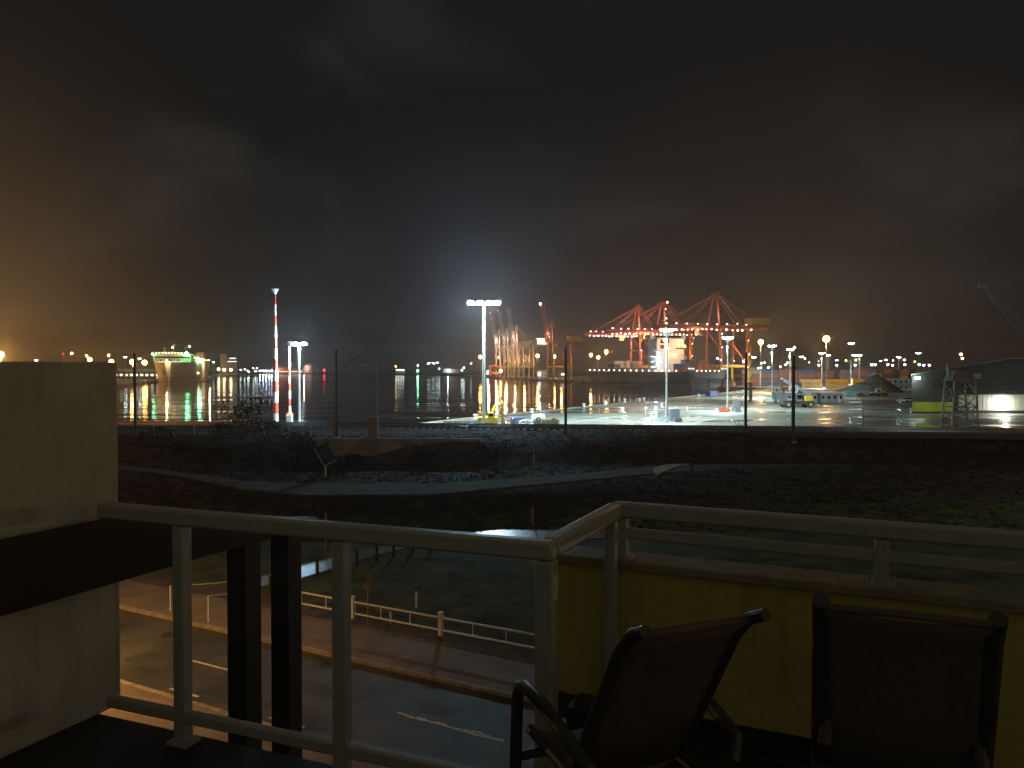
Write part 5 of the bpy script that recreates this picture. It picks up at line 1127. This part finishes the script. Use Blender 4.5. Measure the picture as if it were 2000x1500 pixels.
# grey cabin row, bins, heap, two-storey cabin
def cabin(loc, rz, size, m, label, nwin, cat='cabin', roof='plant_grey', door=True, lit=False, storeys=1):
    r = thing('portable_cabin', label, cat, loc, rz); w, dd, h = size
    MB().box((0, 0, h / 2), (w, dd, h)).build('wall', m, r, smooth=False); MB().box((0, 0, h + 0.09), (w + 0.4, dd + 0.4, 0.18)).build('roof', roof, r, smooth=False)
    for s in range(storeys):
        z = h * (s + 0.55) / storeys
        for k in range(nwin):
            x = -w / 2 + w * (k + 0.6) / nwin; f = MB().box((x, -dd / 2 - 0.03, z), (w / nwin * 0.42, 0.07, 1.1)).build('window', 'glass_dark', r); MB().box((x, -dd / 2 - 0.05, z - 0.6), (w / nwin * 0.48, 0.1, 0.08)).build('sill', 'ship_white', f)
    if door: MB().box((w / 2 - 1.3, -dd / 2 - 0.03, 1.05), (0.95, 0.06, 2.1)).build('door', 'ship_white', r)
    return r
p = P(1572, 785, QZ); cabin(p + Vector((0, 3, 0)), R(2), (13.5, 5, 2.9), 'cabin_grey', 'long low grey site cabin behind the boom machine', 6)
p = P(1621, 785, QZ); cabin(p + Vector((0, 4.5, 0)), R(6), (8.6, 9, 2.9), 'cabin_grey', 'pale-roofed low cabin right of the boom machine', 4, roof='cabin_white')
p = P(1524, 783, QZ); o = cabin(p + Vector((0, 2, 0)), 0, (3.6, 3, 2.9), 'plant_grey', 'small bluish box cabin left of the boom machine', 1, door=False)
p = P(1753, 763, QZ); tw = cabin(p + Vector((0, 3, 0)), 0, (16.5, 6, 6.2), 'cabin_white', 'white two-storey site cabin left of the dark shed', 6, cat='building', storeys=2)
MB().box((0, -3.6, 3.05), (16.7, 1.0, 0.14)).build('walkway', 'plant_grey', tw)
p = P(1690, 772, QZ); hp = MB(); n = 40
def heap(loc, w, dd, h, label, m='scrap'):
    mb = MB(); n = 26
    for j in range(n + 1):
        for i in range(n + 1):
            x = -1 + 2 * i / n; y = -1 + 2 * j / n; q = max(0, 1 - math.hypot(x, y)); z = h * (q ** 0.85) * (1 + 0.28 * math.sin(5 * x + 2 * y) * q) + random.uniform(-0.12, 0.12) * (q > 0) * h * 0.5
            mb.v.append((x * w / 2, y * dd / 2, z - 0.03))
    mb.f = [(j * (n + 1) + i, j * (n + 1) + i + 1, (j + 1) * (n + 1) + i + 1, (j + 1) * (n + 1) + i) for j in range(n) for i in range(n)]
    return tag(mb.build('scrap_heap', m, None, loc, smooth=True), label, 'heap')
heap(P(1712, 766, QZ) + Vector((0, 4, 0)), 30, 20, 8.2, 'big dark scrap heap leaning up to the white two-storey cabin')
heap(P(1670, 765, QZ) + Vector((0, 5, 0)), 18, 10, 2.6, 'low dark scrap heap behind the teal skips')
def skip(px, py, m, label):
    p = P(px, py, QZ); r = thing('skip_bin', label, 'skip', p, R(3), 'skips in a row before the heap')
    MB().extr([(-1.6, 0), (1.6, 0), (2.1, 1.8), (-2.1, 1.8)], (0, -0.9, 0.1), (1, 0, 0), (0, 0, 1), (0, 1.8, 0)).build('bin', m, r, smooth=False)
    for x in (-1.4, 1.4): MB().box((x, -0.93, 0.9), (0.16, 0.1, 1.5)).build('rib', m, r)
    MB().bar((-2.12, -0.95, 1.8), (2.12, -0.95, 1.8), 0.14).build('rim', m, r)
skip(1660, 772, 'teal', 'teal skip bin, left of the two'); skip(1675, 772, 'teal', 'teal skip bin, right of the two'); skip(1690, 771, 'plant_grey', 'grey skip bin right of the teal pair')
def car(px, py, rz, m, label, s=1.0):
    p = P(px, py, QZ); r = thing('parked_car', label, 'car', p, rz)
    MB().extr([(-2.2, 0.35), (2.2, 0.35), (2.2, 0.75), (1.3, 0.95), (-2.1, 0.98), (-2.25, 0.7)], (0, -0.85, 0), (1, 0, 0), (0, 0, 1), (0, 1.7, 0)).build('body', m, r, bevel=0.08)
    MB().extr([(-1.7, 0.95), (1.0, 0.95), (0.35, 1.45), (-1.3, 1.47)], (0, -0.75, 0), (1, 0, 0), (0, 0, 1), (0, 1.5, 0)).build('cabin_glass', 'glass_dark', r, bevel=0.06)
    MB().box((-0.45, 0, 1.48), (1.5, 1.35, 0.06)).build('roof', m, r)
    for x in (-1.35, 1.4):
        for y in (-0.78, 0.78): MB().cyl((x, y - 0.1, 0.33), (x, y + 0.1, 0.33), 0.33, n=14).build('wheel', 'rubber', r)
    return r
car(1773, 785, R(200), 'car_white', 'white car parked alone beside the dark shed'); car(1681, 775, R(10), 'car_red', 'red car parked in front of the teal skips'); car(1748, 765.5, R(15), 'pile_brown', 'dark red van-like car under the two-storey cabin')
def yard_truck(px, py, m, label, rz=0.0):
    p = P(px, py, QZ); r = thing('yard_tractor', label, 'tractor', p, rz)
    MB().box((0, 0, 1.0), (4.6, 1.6, 0.7)).build('chassis', 'dark_steel', r, bevel=0.05); c_ = MB().box((1.3, 0, 2.2), (1.5, 1.6, 1.8)).build('cab', m, r, bevel=0.1); MB().box((1.3, -0.82, 2.4), (1.2, 0.04, 0.9)).build('window', 'glass_dark', c_)
    MB().extr([(-1.8, 1.3), (0.4, 1.3), (0.4, 2.0), (-1.4, 1.8)], (0, -0.6, 0), (1, 0, 0), (0, 0, 1), (0, 1.2, 0)).build('hood', m, r)
    for x in (-1.5, 1.5):
        for y in (-0.9, 0.9): MB().cyl((x, y - 0.2, 0.6), (x, y + 0.2, 0.6), 0.6, n=14).build('wheel', 'rubber', r)
yard_truck(1708, 774, 'plant_grey', 'dark bluish yard tractor right of the grey skip'); yard_truck(1722, 773, 'plant_yellow', 'yellow-green yard tractor in front of the heap', R(180))
# harbour-edge vehicles on the far quay
for px, lab in ((1479, 'first of three pale vans parked under the rusty containers'), (1492, 'second of three pale vans parked under the rusty containers'), (1500, 'third of three pale vans parked under the rusty containers')):
    car(px, 758, R(10), 'car_white', lab)
p = P(1387, 774, QZ)
bb = thing('work_pontoon', 'small blue work barge at the quay edge under the ship stern', 'boat', P(1384, 776, WZ + 1.2), R(30))
MB().extr([(-6, 0), (6, 0), (7, 1.4), (-7, 1.4)], (0, -2.2, -1.0), (1, 0, 0), (0, 0, 1), (0, 4.4, 0)).build('hull', 'ship_blue', bb, smooth=False); MB().box((1.5, 0, 1.5), (4, 3, 2.0)).build('cabin', 'ship_blue', bb, bevel=0.1)
# straddle carrier far by the grey cranes
sc1 = thing('straddle_carrier', 'orange-red straddle carrier frame left of the grey cranes', 'machine', P(968, 737, QZ) , R(5))
for x in (-6.4, 6.4):
    for y in (-4, 4): MB().bar((x, y, 0.8), (x, y, 14), 1.0).build('leg', 'plant_red', sc1); MB().cyl((x - 0.4, y, 0.8), (x + 0.4, y, 0.8), 0.8, n=12).build('wheel', 'rubber', sc1)
    MB().bar((x, -6, 1.9), (x, 6, 1.9), 1.0, 1.2).build('sill_beam', 'plant_red', sc1)
for y in (-4, 4): MB().bar((-7, y, 14.2), (7, y, 14.2), 0.9, 1.0).build('top_beam', 'plant_red', sc1)
MB().box((0, 0, 5), (9, 3, 2.4)).build('carried_box', 'box_orange', sc1)
light('POINT', 'lamp_light', (0, -8, 9), 9000, SOD, 0.5, sc1)
qc = cabin(P(1058, 737, QZ) + Vector((0, 4, 0)), 0, (12, 5, 9), 'ship_white', 'white lit kiosk building at the legs of the grey cranes', 3, cat='building', storeys=2); MB().box((-3, -2.6, 4), (4, 0.1, 5)).build('lit_panel', 'window_cool', qc)
qc = cabin(P(1100, 737, QZ) + Vector((0, 4, 0)), 0, (12, 5, 8), 'far_building', 'lit quay hut under the crane with the raised boom', 3, cat='building', storeys=2); MB().box((1, -2.6, 3.6), (7, 0.1, 2.6)).build('lit_panel', 'window_lit', qc)

# ---- machines close behind the embankment crest
p = P(960, 838, QZ)
ex = thing('excavator', 'yellow excavator with its arm folded high and a railed deck, by the four-headed mast', 'machine', p)
MB().box((-0.6, 0, 0.55), (3.6, 0.9, 1.1)).build('track', 'rubber', ex, bevel=0.2); MB().box((-0.6, 2.2, 0.55), (3.6, 0.9, 1.1)).build('track', 'rubber', ex, bevel=0.2)
MB().box((-0.8, 1.1, 1.75), (3.9, 2.6, 1.2)).build('body', 'plant_yellow', ex, bevel=0.12); rl_ = MB()
for z in (2.9, 3.35): rl_.bar((-2.7, -0.1, z), (0.6, -0.1, z), 0.06); rl_.bar((-2.7, 2.3, z), (0.6, 2.3, z), 0.06); rl_.bar((-2.7, -0.1, z), (-2.7, 2.3, z), 0.06)
for x in (-2.7, -1.6, -0.5, 0.6): rl_.bar((x, -0.1, 2.3), (x, -0.1, 3.35), 0.06); rl_.bar((x, 2.3, 2.3), (x, 2.3, 3.35), 0.06)
rl_.build('deck_rail', 'plant_yellow', ex)
MB().tube([(0.2, 0.9, 2.2), (0.35, 0.9, 3.6), (0.9, 0.9, 4.6), (1.75, 0.9, 4.85), (2.0, 0.9, 5.2)], [0.42, 0.40, 0.36, 0.3, 0.24], 4).build('boom', 'plant_yellow', ex, smooth=False)
MB().tube([(1.7, 0.9, 5.5), (2.05, 0.9, 5.0), (2.2, 0.9, 3.2), (2.1, 0.9, 1.0)], [0.25, 0.36, 0.3, 0.22], 4).build('arm', 'plant_yellow', ex, smooth=False)
MB().tube([(0.7, 0.6, 3.1), (2.0, 0.6, 4.3)], 0.12, 8).build('ram', 'galv', ex); MB().extr([(-0.6, 0), (0.5, 0), (0.6, 0.6), (-0.2, 0.9)], (2.0, 0.5, 0.15), (1, 0, 0), (0, 0, 1), (0, 0.9, 0)).build('bucket', 'dark_steel', ex)
cb = MB().box((-0.1, 0.2, 2.7), (1.2, 1.1, 1.0)).build('cab', 'plant_yellow', ex, bevel=0.08); MB().box((-0.1, -0.37, 2.8), (0.9, 0.04, 0.6)).build('window', 'glass_dark', cb)
p = P(994, 838, QZ); rf = thing('red_steel_frame', 'leaning red steel frame right of the yellow excavator', 'frame', p)
MB().bar((-1.1, 0, 0), (-0.7, 0, 1.9), 0.14).bar((0.4, 0, 1.9), (1.2, 0, 0), 0.16).bar((-0.7, 0, 1.7), (0.5, 0, 1.7), 0.14).bar((-1.1, 1.2, 0), (-0.9, 1.2, 1.9), 0.14).bar((0.3, 1.2, 1.9), (1.0, 1.2, 0), 0.14).bar((-0.8, 0, 1.7), (-0.8, 1.2, 1.7), 0.12).bar((0.45, 0, 1.7), (0.4, 1.2, 1.7), 0.12).build('frame', 'plant_red', rf)
p = P(1011, 836, QZ); gp = thing('generator_set', 'dark blue generator box between the red frame and the white tank', 'generator', p + Vector((0, 2, 0)))
MB().box((0, 0, 1.1), (2.9, 1.6, 2.0)).build('housing', 'ship_blue', gp, bevel=0.06); MB().lathe((-0.9, -0.85, 1.8), [(0.02, -0.18), (0.2, 0), (0.02, 0.18)], 8).build('lamp', 'barrier_white', gp); MB().box((0.9, -0.82, 1.0), (0.7, 0.05, 1.0)).build('louvre', 'rubber', gp)
p = P(1053, 836, QZ); tk = thing('tank_trailer', 'white tank unit with a round black fan beside the yellow cage', 'tank', p)
MB().tube([(-1.5, 0.9, 1.75), (-1.35, 0.9, 1.75), (1.2, 0.9, 1.75), (1.35, 0.9, 1.75)], [0.6, 0.95, 0.95, 0.6], 16).build('tank', 'tank_white', tk); o = MB().cyl((-0.15, -0.2, 1.75), (-0.15, -0.02, 1.75), 0.48, n=18).build('fan', 'rubber', tk); MB().cyl((-0.15, -0.22, 1.75), (-0.15, -0.19, 1.75), 0.2, n=12).build('hub', 'tank_white', o)
MB().box((0, 0.9, 0.45), (3.0, 1.5, 0.6)).build('skid', 'plant_grey', tk); tr_ = MB()
for x in (-0.6, 0.3, 1.0): tr_.bar((x - 0.2, 0.9, 2.65), (x + 0.2, 0.9, 3.3), 0.07)
tr_.bar((-0.9, 0.9, 3.3), (1.3, 0.9, 3.3), 0.07).bar((-0.9, 0.9, 2.75), (1.1, 0.9, 2.75), 0.07).build('top_frame', 'tank_white', tk)
p = P(1028, 837, QZ); pm = thing('pump_skid', 'low pale pump skid of pipes left of the white tank', 'pump', p); MB().box((0, 0.5, 0.5), (3.2, 1.2, 0.9)).build('skid', 'tank_white', pm, bevel=0.05); MB().tube([(-1.4, 0.5, 1.2), (-0.5, 0.5, 1.55), (0.4, 0.5, 1.3), (1.4, 0.5, 1.5)], 0.22, 8).build('pipe', 'tank_white', pm); MB().box((0.2, 0.5, 1.35), (0.7, 0.8, 0.7)).build('motor', 'tank_white', pm, bevel=0.05)
p = P(1075, 838, QZ); yc = thing('steel_cage', 'bright yellow steel cage with open panels left of the bare dark mast', 'cage', p)
mb = MB()
for y in (0, 1.4):
    for x in (-1.75, -0.85, 0.1, 0.95, 1.75): mb.bar((x, y, 0), (x, y, 1.75), 0.1)
    for z in (0.05, 1.75): mb.bar((-1.75, y, z), (1.75, y, z), 0.12)
for x in (-1.75, 1.75):
    for z in (0.05, 1.75): mb.bar((x, 0, z), (x, 1.4, z), 0.1)
mb.build('frame', 'plant_yellow', yc); MB().box((0, 0.75, 0.9), (3.2, 0.05, 1.5)).build('mesh_panel', 'plant_grey', yc); MB().box((0.7, 0.7, 1.95), (0.9, 0.8, 0.3)).build('load', 'plant_red', yc)
pf = thing('panel_fence', 'run of pale blue fence panels with white posts left of the excavator', 'fence', P(866, 839, QZ))
w = 7.4
for k in range(5): MB().bar((w * k / 4, 0, 0), (w * k / 4, 0, 1.9), 0.12).build('post', 'fence_white', pf)
for k in range(4): MB().box((w * (k + 0.5) / 4, 0, 0.9), (w / 4 - 0.16, 0.04, 1.5)).build('panel', 'plant_grey', pf)
pr_ = thing('pipe_railing', 'low looped pipe railing in front of the wet puddles', 'railing', P(1437, 839, QZ)); MB().tube([(0, 0, 0), (0, 0, 1.5), (0.2, 0, 1.7), (2.6, 0, 1.7)], 0.05, 6).build('loop', 'dark_steel', pr_); MB().tube([(0.6, 0, 0), (0.6, 0, 1.7)], 0.05, 6).build('post', 'dark_steel', pr_); MB().tube([(0, 0, 0.9), (2.6, 0, 0.9)], 0.05, 6).build('rail', 'dark_steel', pr_)
p = P(1686, 839, QZ); o = MB().tube([(0, 0, 0), (0, 0, 4.2)], 0.07, 6).build('thin_pole', 'dark_steel', None, p); tag(o, 'thin dark pole alone on the open apron left of the shed', 'pole')
for px, py, lab in ((1222, 822, 'left of the front white mast'), (1272, 816, 'close to the front mast, first of two'), (1281, 814, 'close to the front mast, second of two'), (1292, 795, 'behind the front mast'), (1662, 826, 'on the open apron under the orange reflections'), (1754, 830, 'alone near the yellow-banded shed'), (1780, 806, 'at the shed corner')):
    p = P(px, py, QZ); o = MB().lathe((0, 0, 0), [(0.5, 0), (0.5, 0.08), (0.25, 0.1), (0.2, 0.6), (0.34, 0.75), (0.3, 0.9)], 10).build('apron_marker', 'barrier_white', None, p); o.scale = (1.3,) * 3; tag(o, 'small white marker post on the apron, ' + lab, 'marker', 'white marker posts on the apron')

# ---- shed, tower and jib at the right
sh = thing('cargo_shed', 'big dark gabled cargo shed with a yellow band and a floodlit wall', 'shed', (0, 0, 0))
a = P(1784, 808, QZ); 
x0, y0 = a.x, a.y + 1; W_ = 52.0; eave = 10.0
prof = [(0, 0), (W_, 0), (W_, eave + 0.3), (W_ / 2, eave + 4.2), (0, eave)]
MB().extr(prof, (x0, y0, QZ), (1, -0.02, 0), (0, 0, 1), (50, 60, 0)).build('wall', 'shed_dark', sh, smooth=False)
rf = MB(); 
for (u0, z0_), (u1, z1_) in (((-0.6, eave - 0.02), (W_ / 2, eave + 4.32)), ((W_ / 2, eave + 4.32), (W_ + 0.6, eave + 0.2))):
    rf.add([Vector((x0 + u, y0 - 0.02 * u - 0.6, QZ + z)) for u, z in ((u0, z0_ + 0.05), (u1, z1_ + 0.05), (u1, z1_ + 0.33), (u0, z0_ + 0.33))] + [Vector((x0 + u + 50.8, y0 + 61, QZ + z)) for u, z in ((u0, z0_ + 0.05), (u1, z1_ + 0.05), (u1, z1_ + 0.33), (u0, z0_ + 0.33))],
           [(0, 1, 2, 3), (7, 6, 5, 4), (0, 4, 5, 1), (1, 5, 6, 2), (2, 6, 7, 3), (3, 7, 4, 0)])
rf.build('roof', 'shed_roof', sh, smooth=False)
MB().box((x0 + 5.4, y0 - 0.2, QZ + 1.75), (10.4, 0.12, 2.5), R(-1.1)).build('yellow_band', 'shed_yellow', sh)
lw = MB(); n = 60
for k in range(n): lw.box((x0 + 12.4 + k * 0.56, y0 - 0.02 * (12.4 + k * 0.56) - (0.20 if k % 2 else 0.15), QZ + 2.9), (0.56, 0.12, 4.2), R(-1.1))
lw.build('sheet_wall', 'shed_light', sh, smooth=False)
MB().box((x0 + 30, y0 - 1.6, QZ + 5.6), (36, 2.2, 0.25), R(-1.1)).build('awning', 'shed_dark', sh, smooth=False)
p = PD(1962, 782, a.y - 1.1)
o = MB().box((p.x, p.y - 0.2, p.z + 0.1), (1.6, 0.5, 0.35)).build('flood_lamp', 'galv', sh); MB().box((p.x, p.y - 0.2, p.z - 0.1), (1.5, 0.45, 0.05)).build('lens', 'lens_led', o)
light('POINT', 'lamp_light', (p.x, p.y - 0.3, p.z - 0.35), 3000, (1.0, 0.97, 0.86), 0.4, sh)
p2 = PD(1792, 738, a.y - 0.8); o = MB().box((p2.x, p2.y, p2.z), (1.1, 0.5, 0.6)).build('corner_lamp', 'lens_led', sh); light('POINT', 'lamp_light', (p2.x - 0.6, p2.y - 0.9, p2.z), 220, (0.9, 1.0, 0.75), 0.3, sh)
tp_ = thing('lattice_tower', 'grey steel lattice loading tower in front of the dark shed', 'tower', P(1874, 846, QZ))
hw, h = 2.2, 9.6; t0 = MB()
for sx in (-1, 1):
    for sy in (-1, 1): MB().bar((sx * hw * 1.1, sy * hw * 0.8, 0), (sx * hw * 0.85, sy * hw * 0.7, h), 0.26).build('leg', 'galv', tp_)
for k in range(4):
    z = h * k / 4; z1 = h * (k + 1) / 4; s = 1 if k % 2 else -1
    for sy in (-1, 1): t0.bar((-hw * s, sy * hw * 0.75, z), (hw * s, sy * hw * 0.75, z1), 0.16).bar((-hw, sy * hw * 0.75, z1), (hw, sy * hw * 0.75, z1), 0.16)
    for sx in (-1, 1): t0.bar((sx * hw, -hw * 0.75 * s, z), (sx * hw, hw * 0.75 * s, z1), 0.14)
t0.build('bracing', 'galv', tp_); MB().extr([(-2.3, 0), (2.3, 0), (1.0, 1.6), (-1.6, 1.9)], (0, -1.4, h), (1, 0, 0), (0, 0, 1), (0, 2.8, 0)).build('hopper', 'plant_grey', tp_, smooth=False)
MB().bar((-2.0, 0, h + 0.5), (-2.4, 0, h + 3.0), 0.3).build('chute', 'galv', tp_); MB().box((2.0, -1.6, h + 0.9), (1.2, 0.8, 0.9)).build('lamp_box', 'barrier_white', tp_)
yb = thing('conveyor_barrier', 'yellow painted kerb block at the foot of the lattice tower', 'barrier', P(1838, 838, QZ)); MB().box((0, 3, 0.35), (2.2, 9, 0.7)).build('block', 'shed_yellow', yb, bevel=0.05)
jb = thing('crane_jib', 'pale lattice crane jib slanting down at the right edge of the sky', 'crane jib', PD(2080, 745, 300))
tipv = PD(1920, 558, 300) - PD(2080, 745, 300); k = 22; upv = Vector((0.8, 0, 0.6)).normalized() * 2.6; mb = MB(); 
def jp(f, s): return tipv * f + upv * s * (0.25 + 0.75 * min(1, (1 - f) * 2.4))
mb.bar(jp(0, 0.5), jp(0.6, 0.5), 0.34).bar(jp(0.6, 0.5), jp(1, 0.5), 0.34).bar(jp(0, -0.5), jp(0.6, -0.5), 0.34).bar(jp(0.6, -0.5), jp(1, -0.5), 0.34)
for i in range(k): mb.bar(jp(i / k, 0.5 if i % 2 else -0.5), jp((i + 1) / k, -0.5 if i % 2 else 0.5), 0.14)
mb.build('lattice', 'galv', jb, smooth=False); MB().box(tipv, (3.4, 1.2, 1.4)).build('head', 'galv', jb)
MB().box((0, 0, -6), (7, 5, 6)).build('base', 'plant_grey', jb); MB().box((0, 0, -10), (5, 4, 10)).build('pedestal', 'plant_grey', jb)
def tree(loc, h, w, label):
    r = thing('tree', label, 'tree', loc); s_ = MB(); c_ = MB(); s_.tube([(0, 0, -0.2), (0.1, 0, h * 0.4), (0, 0, h * 0.7)], [0.3, 0.2, 0.08], 7)
    for k in range(9):
        e = Vector((random.uniform(-.4, .4) * w, random.uniform(-.4, .4) * w, h * random.uniform(0.45, 0.88))); s_.tube([(0, 0, h * 0.35), e], [0.12, 0.04], 5); leaf_cloud(c_, e, w * random.uniform(0.2, 0.3), 130, 0.35)
    s_.build('trunk', 'bark', r); c_.build('crown', 'leaf', r, smooth=False, fix=False)
tree(P(1815, 760, QZ), 10, 12, 'dark rounded tree behind the left end of the shed roof'); tree(P(1790, 757, QZ), 9.4, 9, 'small dark tree peeping out left of the shed corner lamp')

# ================================================================ FAR SHORES
tw = thing('port_tower', 'pale slab tower block far beyond the cream ship, lit sign on its lower wing', 'building', (-470, 1270, QZ), R(18))
MB().box((-6, 0, 17), (10, 12, 34)).build('tower_slab', 'far_building', tw, smooth=False); w_ = MB().box((7, 0, 14), (15, 14, 28)).build('office_wing', 'far_building', tw, smooth=False)
for k in range(8): MB().box((7, -7.06, 4 + k * 3.0), (14, 0.12, 1.1)).build('window_band', 'window_cool' if k in (6,) else 'glass_dark', tw)
MB().box((8, -7.3, 27.4), (10, 0.3, 1.8)).build('sign', 'strip_white', tw); MB().tube([(-6, 0, 34), (-6, 0, 42)], 0.3, 6).build('aerial', 'galv', tw); MB().box((-9, 0, 35), (3, 8, 3)).build('lift_house', 'far_building', tw)
tm = thing('far_terminal', 'low red-lit terminal with a curved roof on the far left shore', 'building', (-515, 1735, 0.8), R(5))
MB().extr([(-44, 0), (44, 0), (44, 6), (26, 10.5), (0, 12), (-26, 10.5), (-44, 6)], (0, -8, 0), (1, 0, 0), (0, 0, 1), (0, 16, 0)).build('wall', 'crane_rust', tm, smooth=False); MB().box((0, -8.3, 3.4), (84, 0.3, 1.4)).build('window_band', 'window_lit', tm)
MB().extr([(-46, 6.2), (-26, 10.9), (0, 12.5), (26, 10.9), (46, 6.2), (46, 7.2), (26, 11.9), (0, 13.5), (-26, 11.9), (-46, 7.2)], (0, -9, 0), (1, 0, 0), (0, 0, 1), (0, 18, 0)).build('roof', 'far_building', tm, smooth=False)
light('POINT', 'lamp_light', (-10, -16, 9), 14000, (1, 0.3, 0.2), 1.0, tm)
dm = thing('storage_dome', 'big pale pinkish storage dome on the far left shore', 'dome', (-458, 1740, 0.8)); MB().lathe((0, 0, 0), [(15.5, 0), (15.8, 6), (15.2, 11), (13.2, 16), (9.6, 19.6), (5, 21.6), (0.5, 22.2)], 32).build('shell', 'dome_skin', dm); light('POINT', 'lamp_light', (-6, -26, 14), 30000, (1.0, 0.7, 0.62), 1.0, dm)
wh = thing('far_warehouse', 'long low pale warehouse on the far central shore', 'building', P(882, 728.2, 1.0) + Vector((0, 5, 0)), R(-8)); MB().box((0, 0, 4.5), (38, 14, 9)).build('wall', 'ship_white', wh, smooth=False); MB().box((0, 0, 9.2), (39, 15, 0.5)).build('roof', 'far_building', wh)
light('POINT', 'lamp_light', (-6, -14, 8), 9000, (0.85, 0.95, 1), 1.0, wh)
pt = thing('far_pier_building', 'small lit pier building with an orange lamp on the far shore', 'building', P(782, 729.5, 1.0)); MB().box((0, 0, 3), (18, 8, 6)).build('wall', 'ship_white', pt); 
for k in range(5): MB().lathe((-7 + k * 3.5, -4.6, 7.5), [(0.2, -1), (1.0, 0), (0.2, 1)], 6).build('lamp', 'lens_led_far', pt); MB().bar((-7 + k * 3.5, -4, 5.8), (-7 + k * 3.5, -4, 7.0), 0.3).build('lamp_post', 'pole_grey', pt)
MB().lathe((-9, -4, 14.5), [(0.3, -2), (2.2, 0), (0.3, 2)], 8).build('orange_lamp', 'lens_sodium_far', pt); MB().bar((-9, -4, 0), (-9, -4, 13), 0.5).build('lamp_post', 'pole_grey', pt)

# ================================================================ HARBOUR AIR
hz_ = bpy.data.materials.new('haze'); hz_.use_nodes = True; t = hz_.node_tree
for n in list(t.nodes): t.nodes.remove(n)
o_ = t.nodes.new('ShaderNodeOutputMaterial'); v_ = t.nodes.new('ShaderNodeVolumePrincipled'); t.links.new(v_.outputs[0], o_.inputs['Volume'])
v_.inputs['Color'].default_value = (0.95, 0.93, 0.90, 1); v_.inputs['Density'].default_value = 0.00023; v_.inputs['Anisotropy'].default_value = 0.82
M['haze'] = hz_
hb = MB().box((0, 2450, 65), (6400, 5200, 146)).build('haze', 'haze', smooth=False); hb['kind'] = 'stuff'
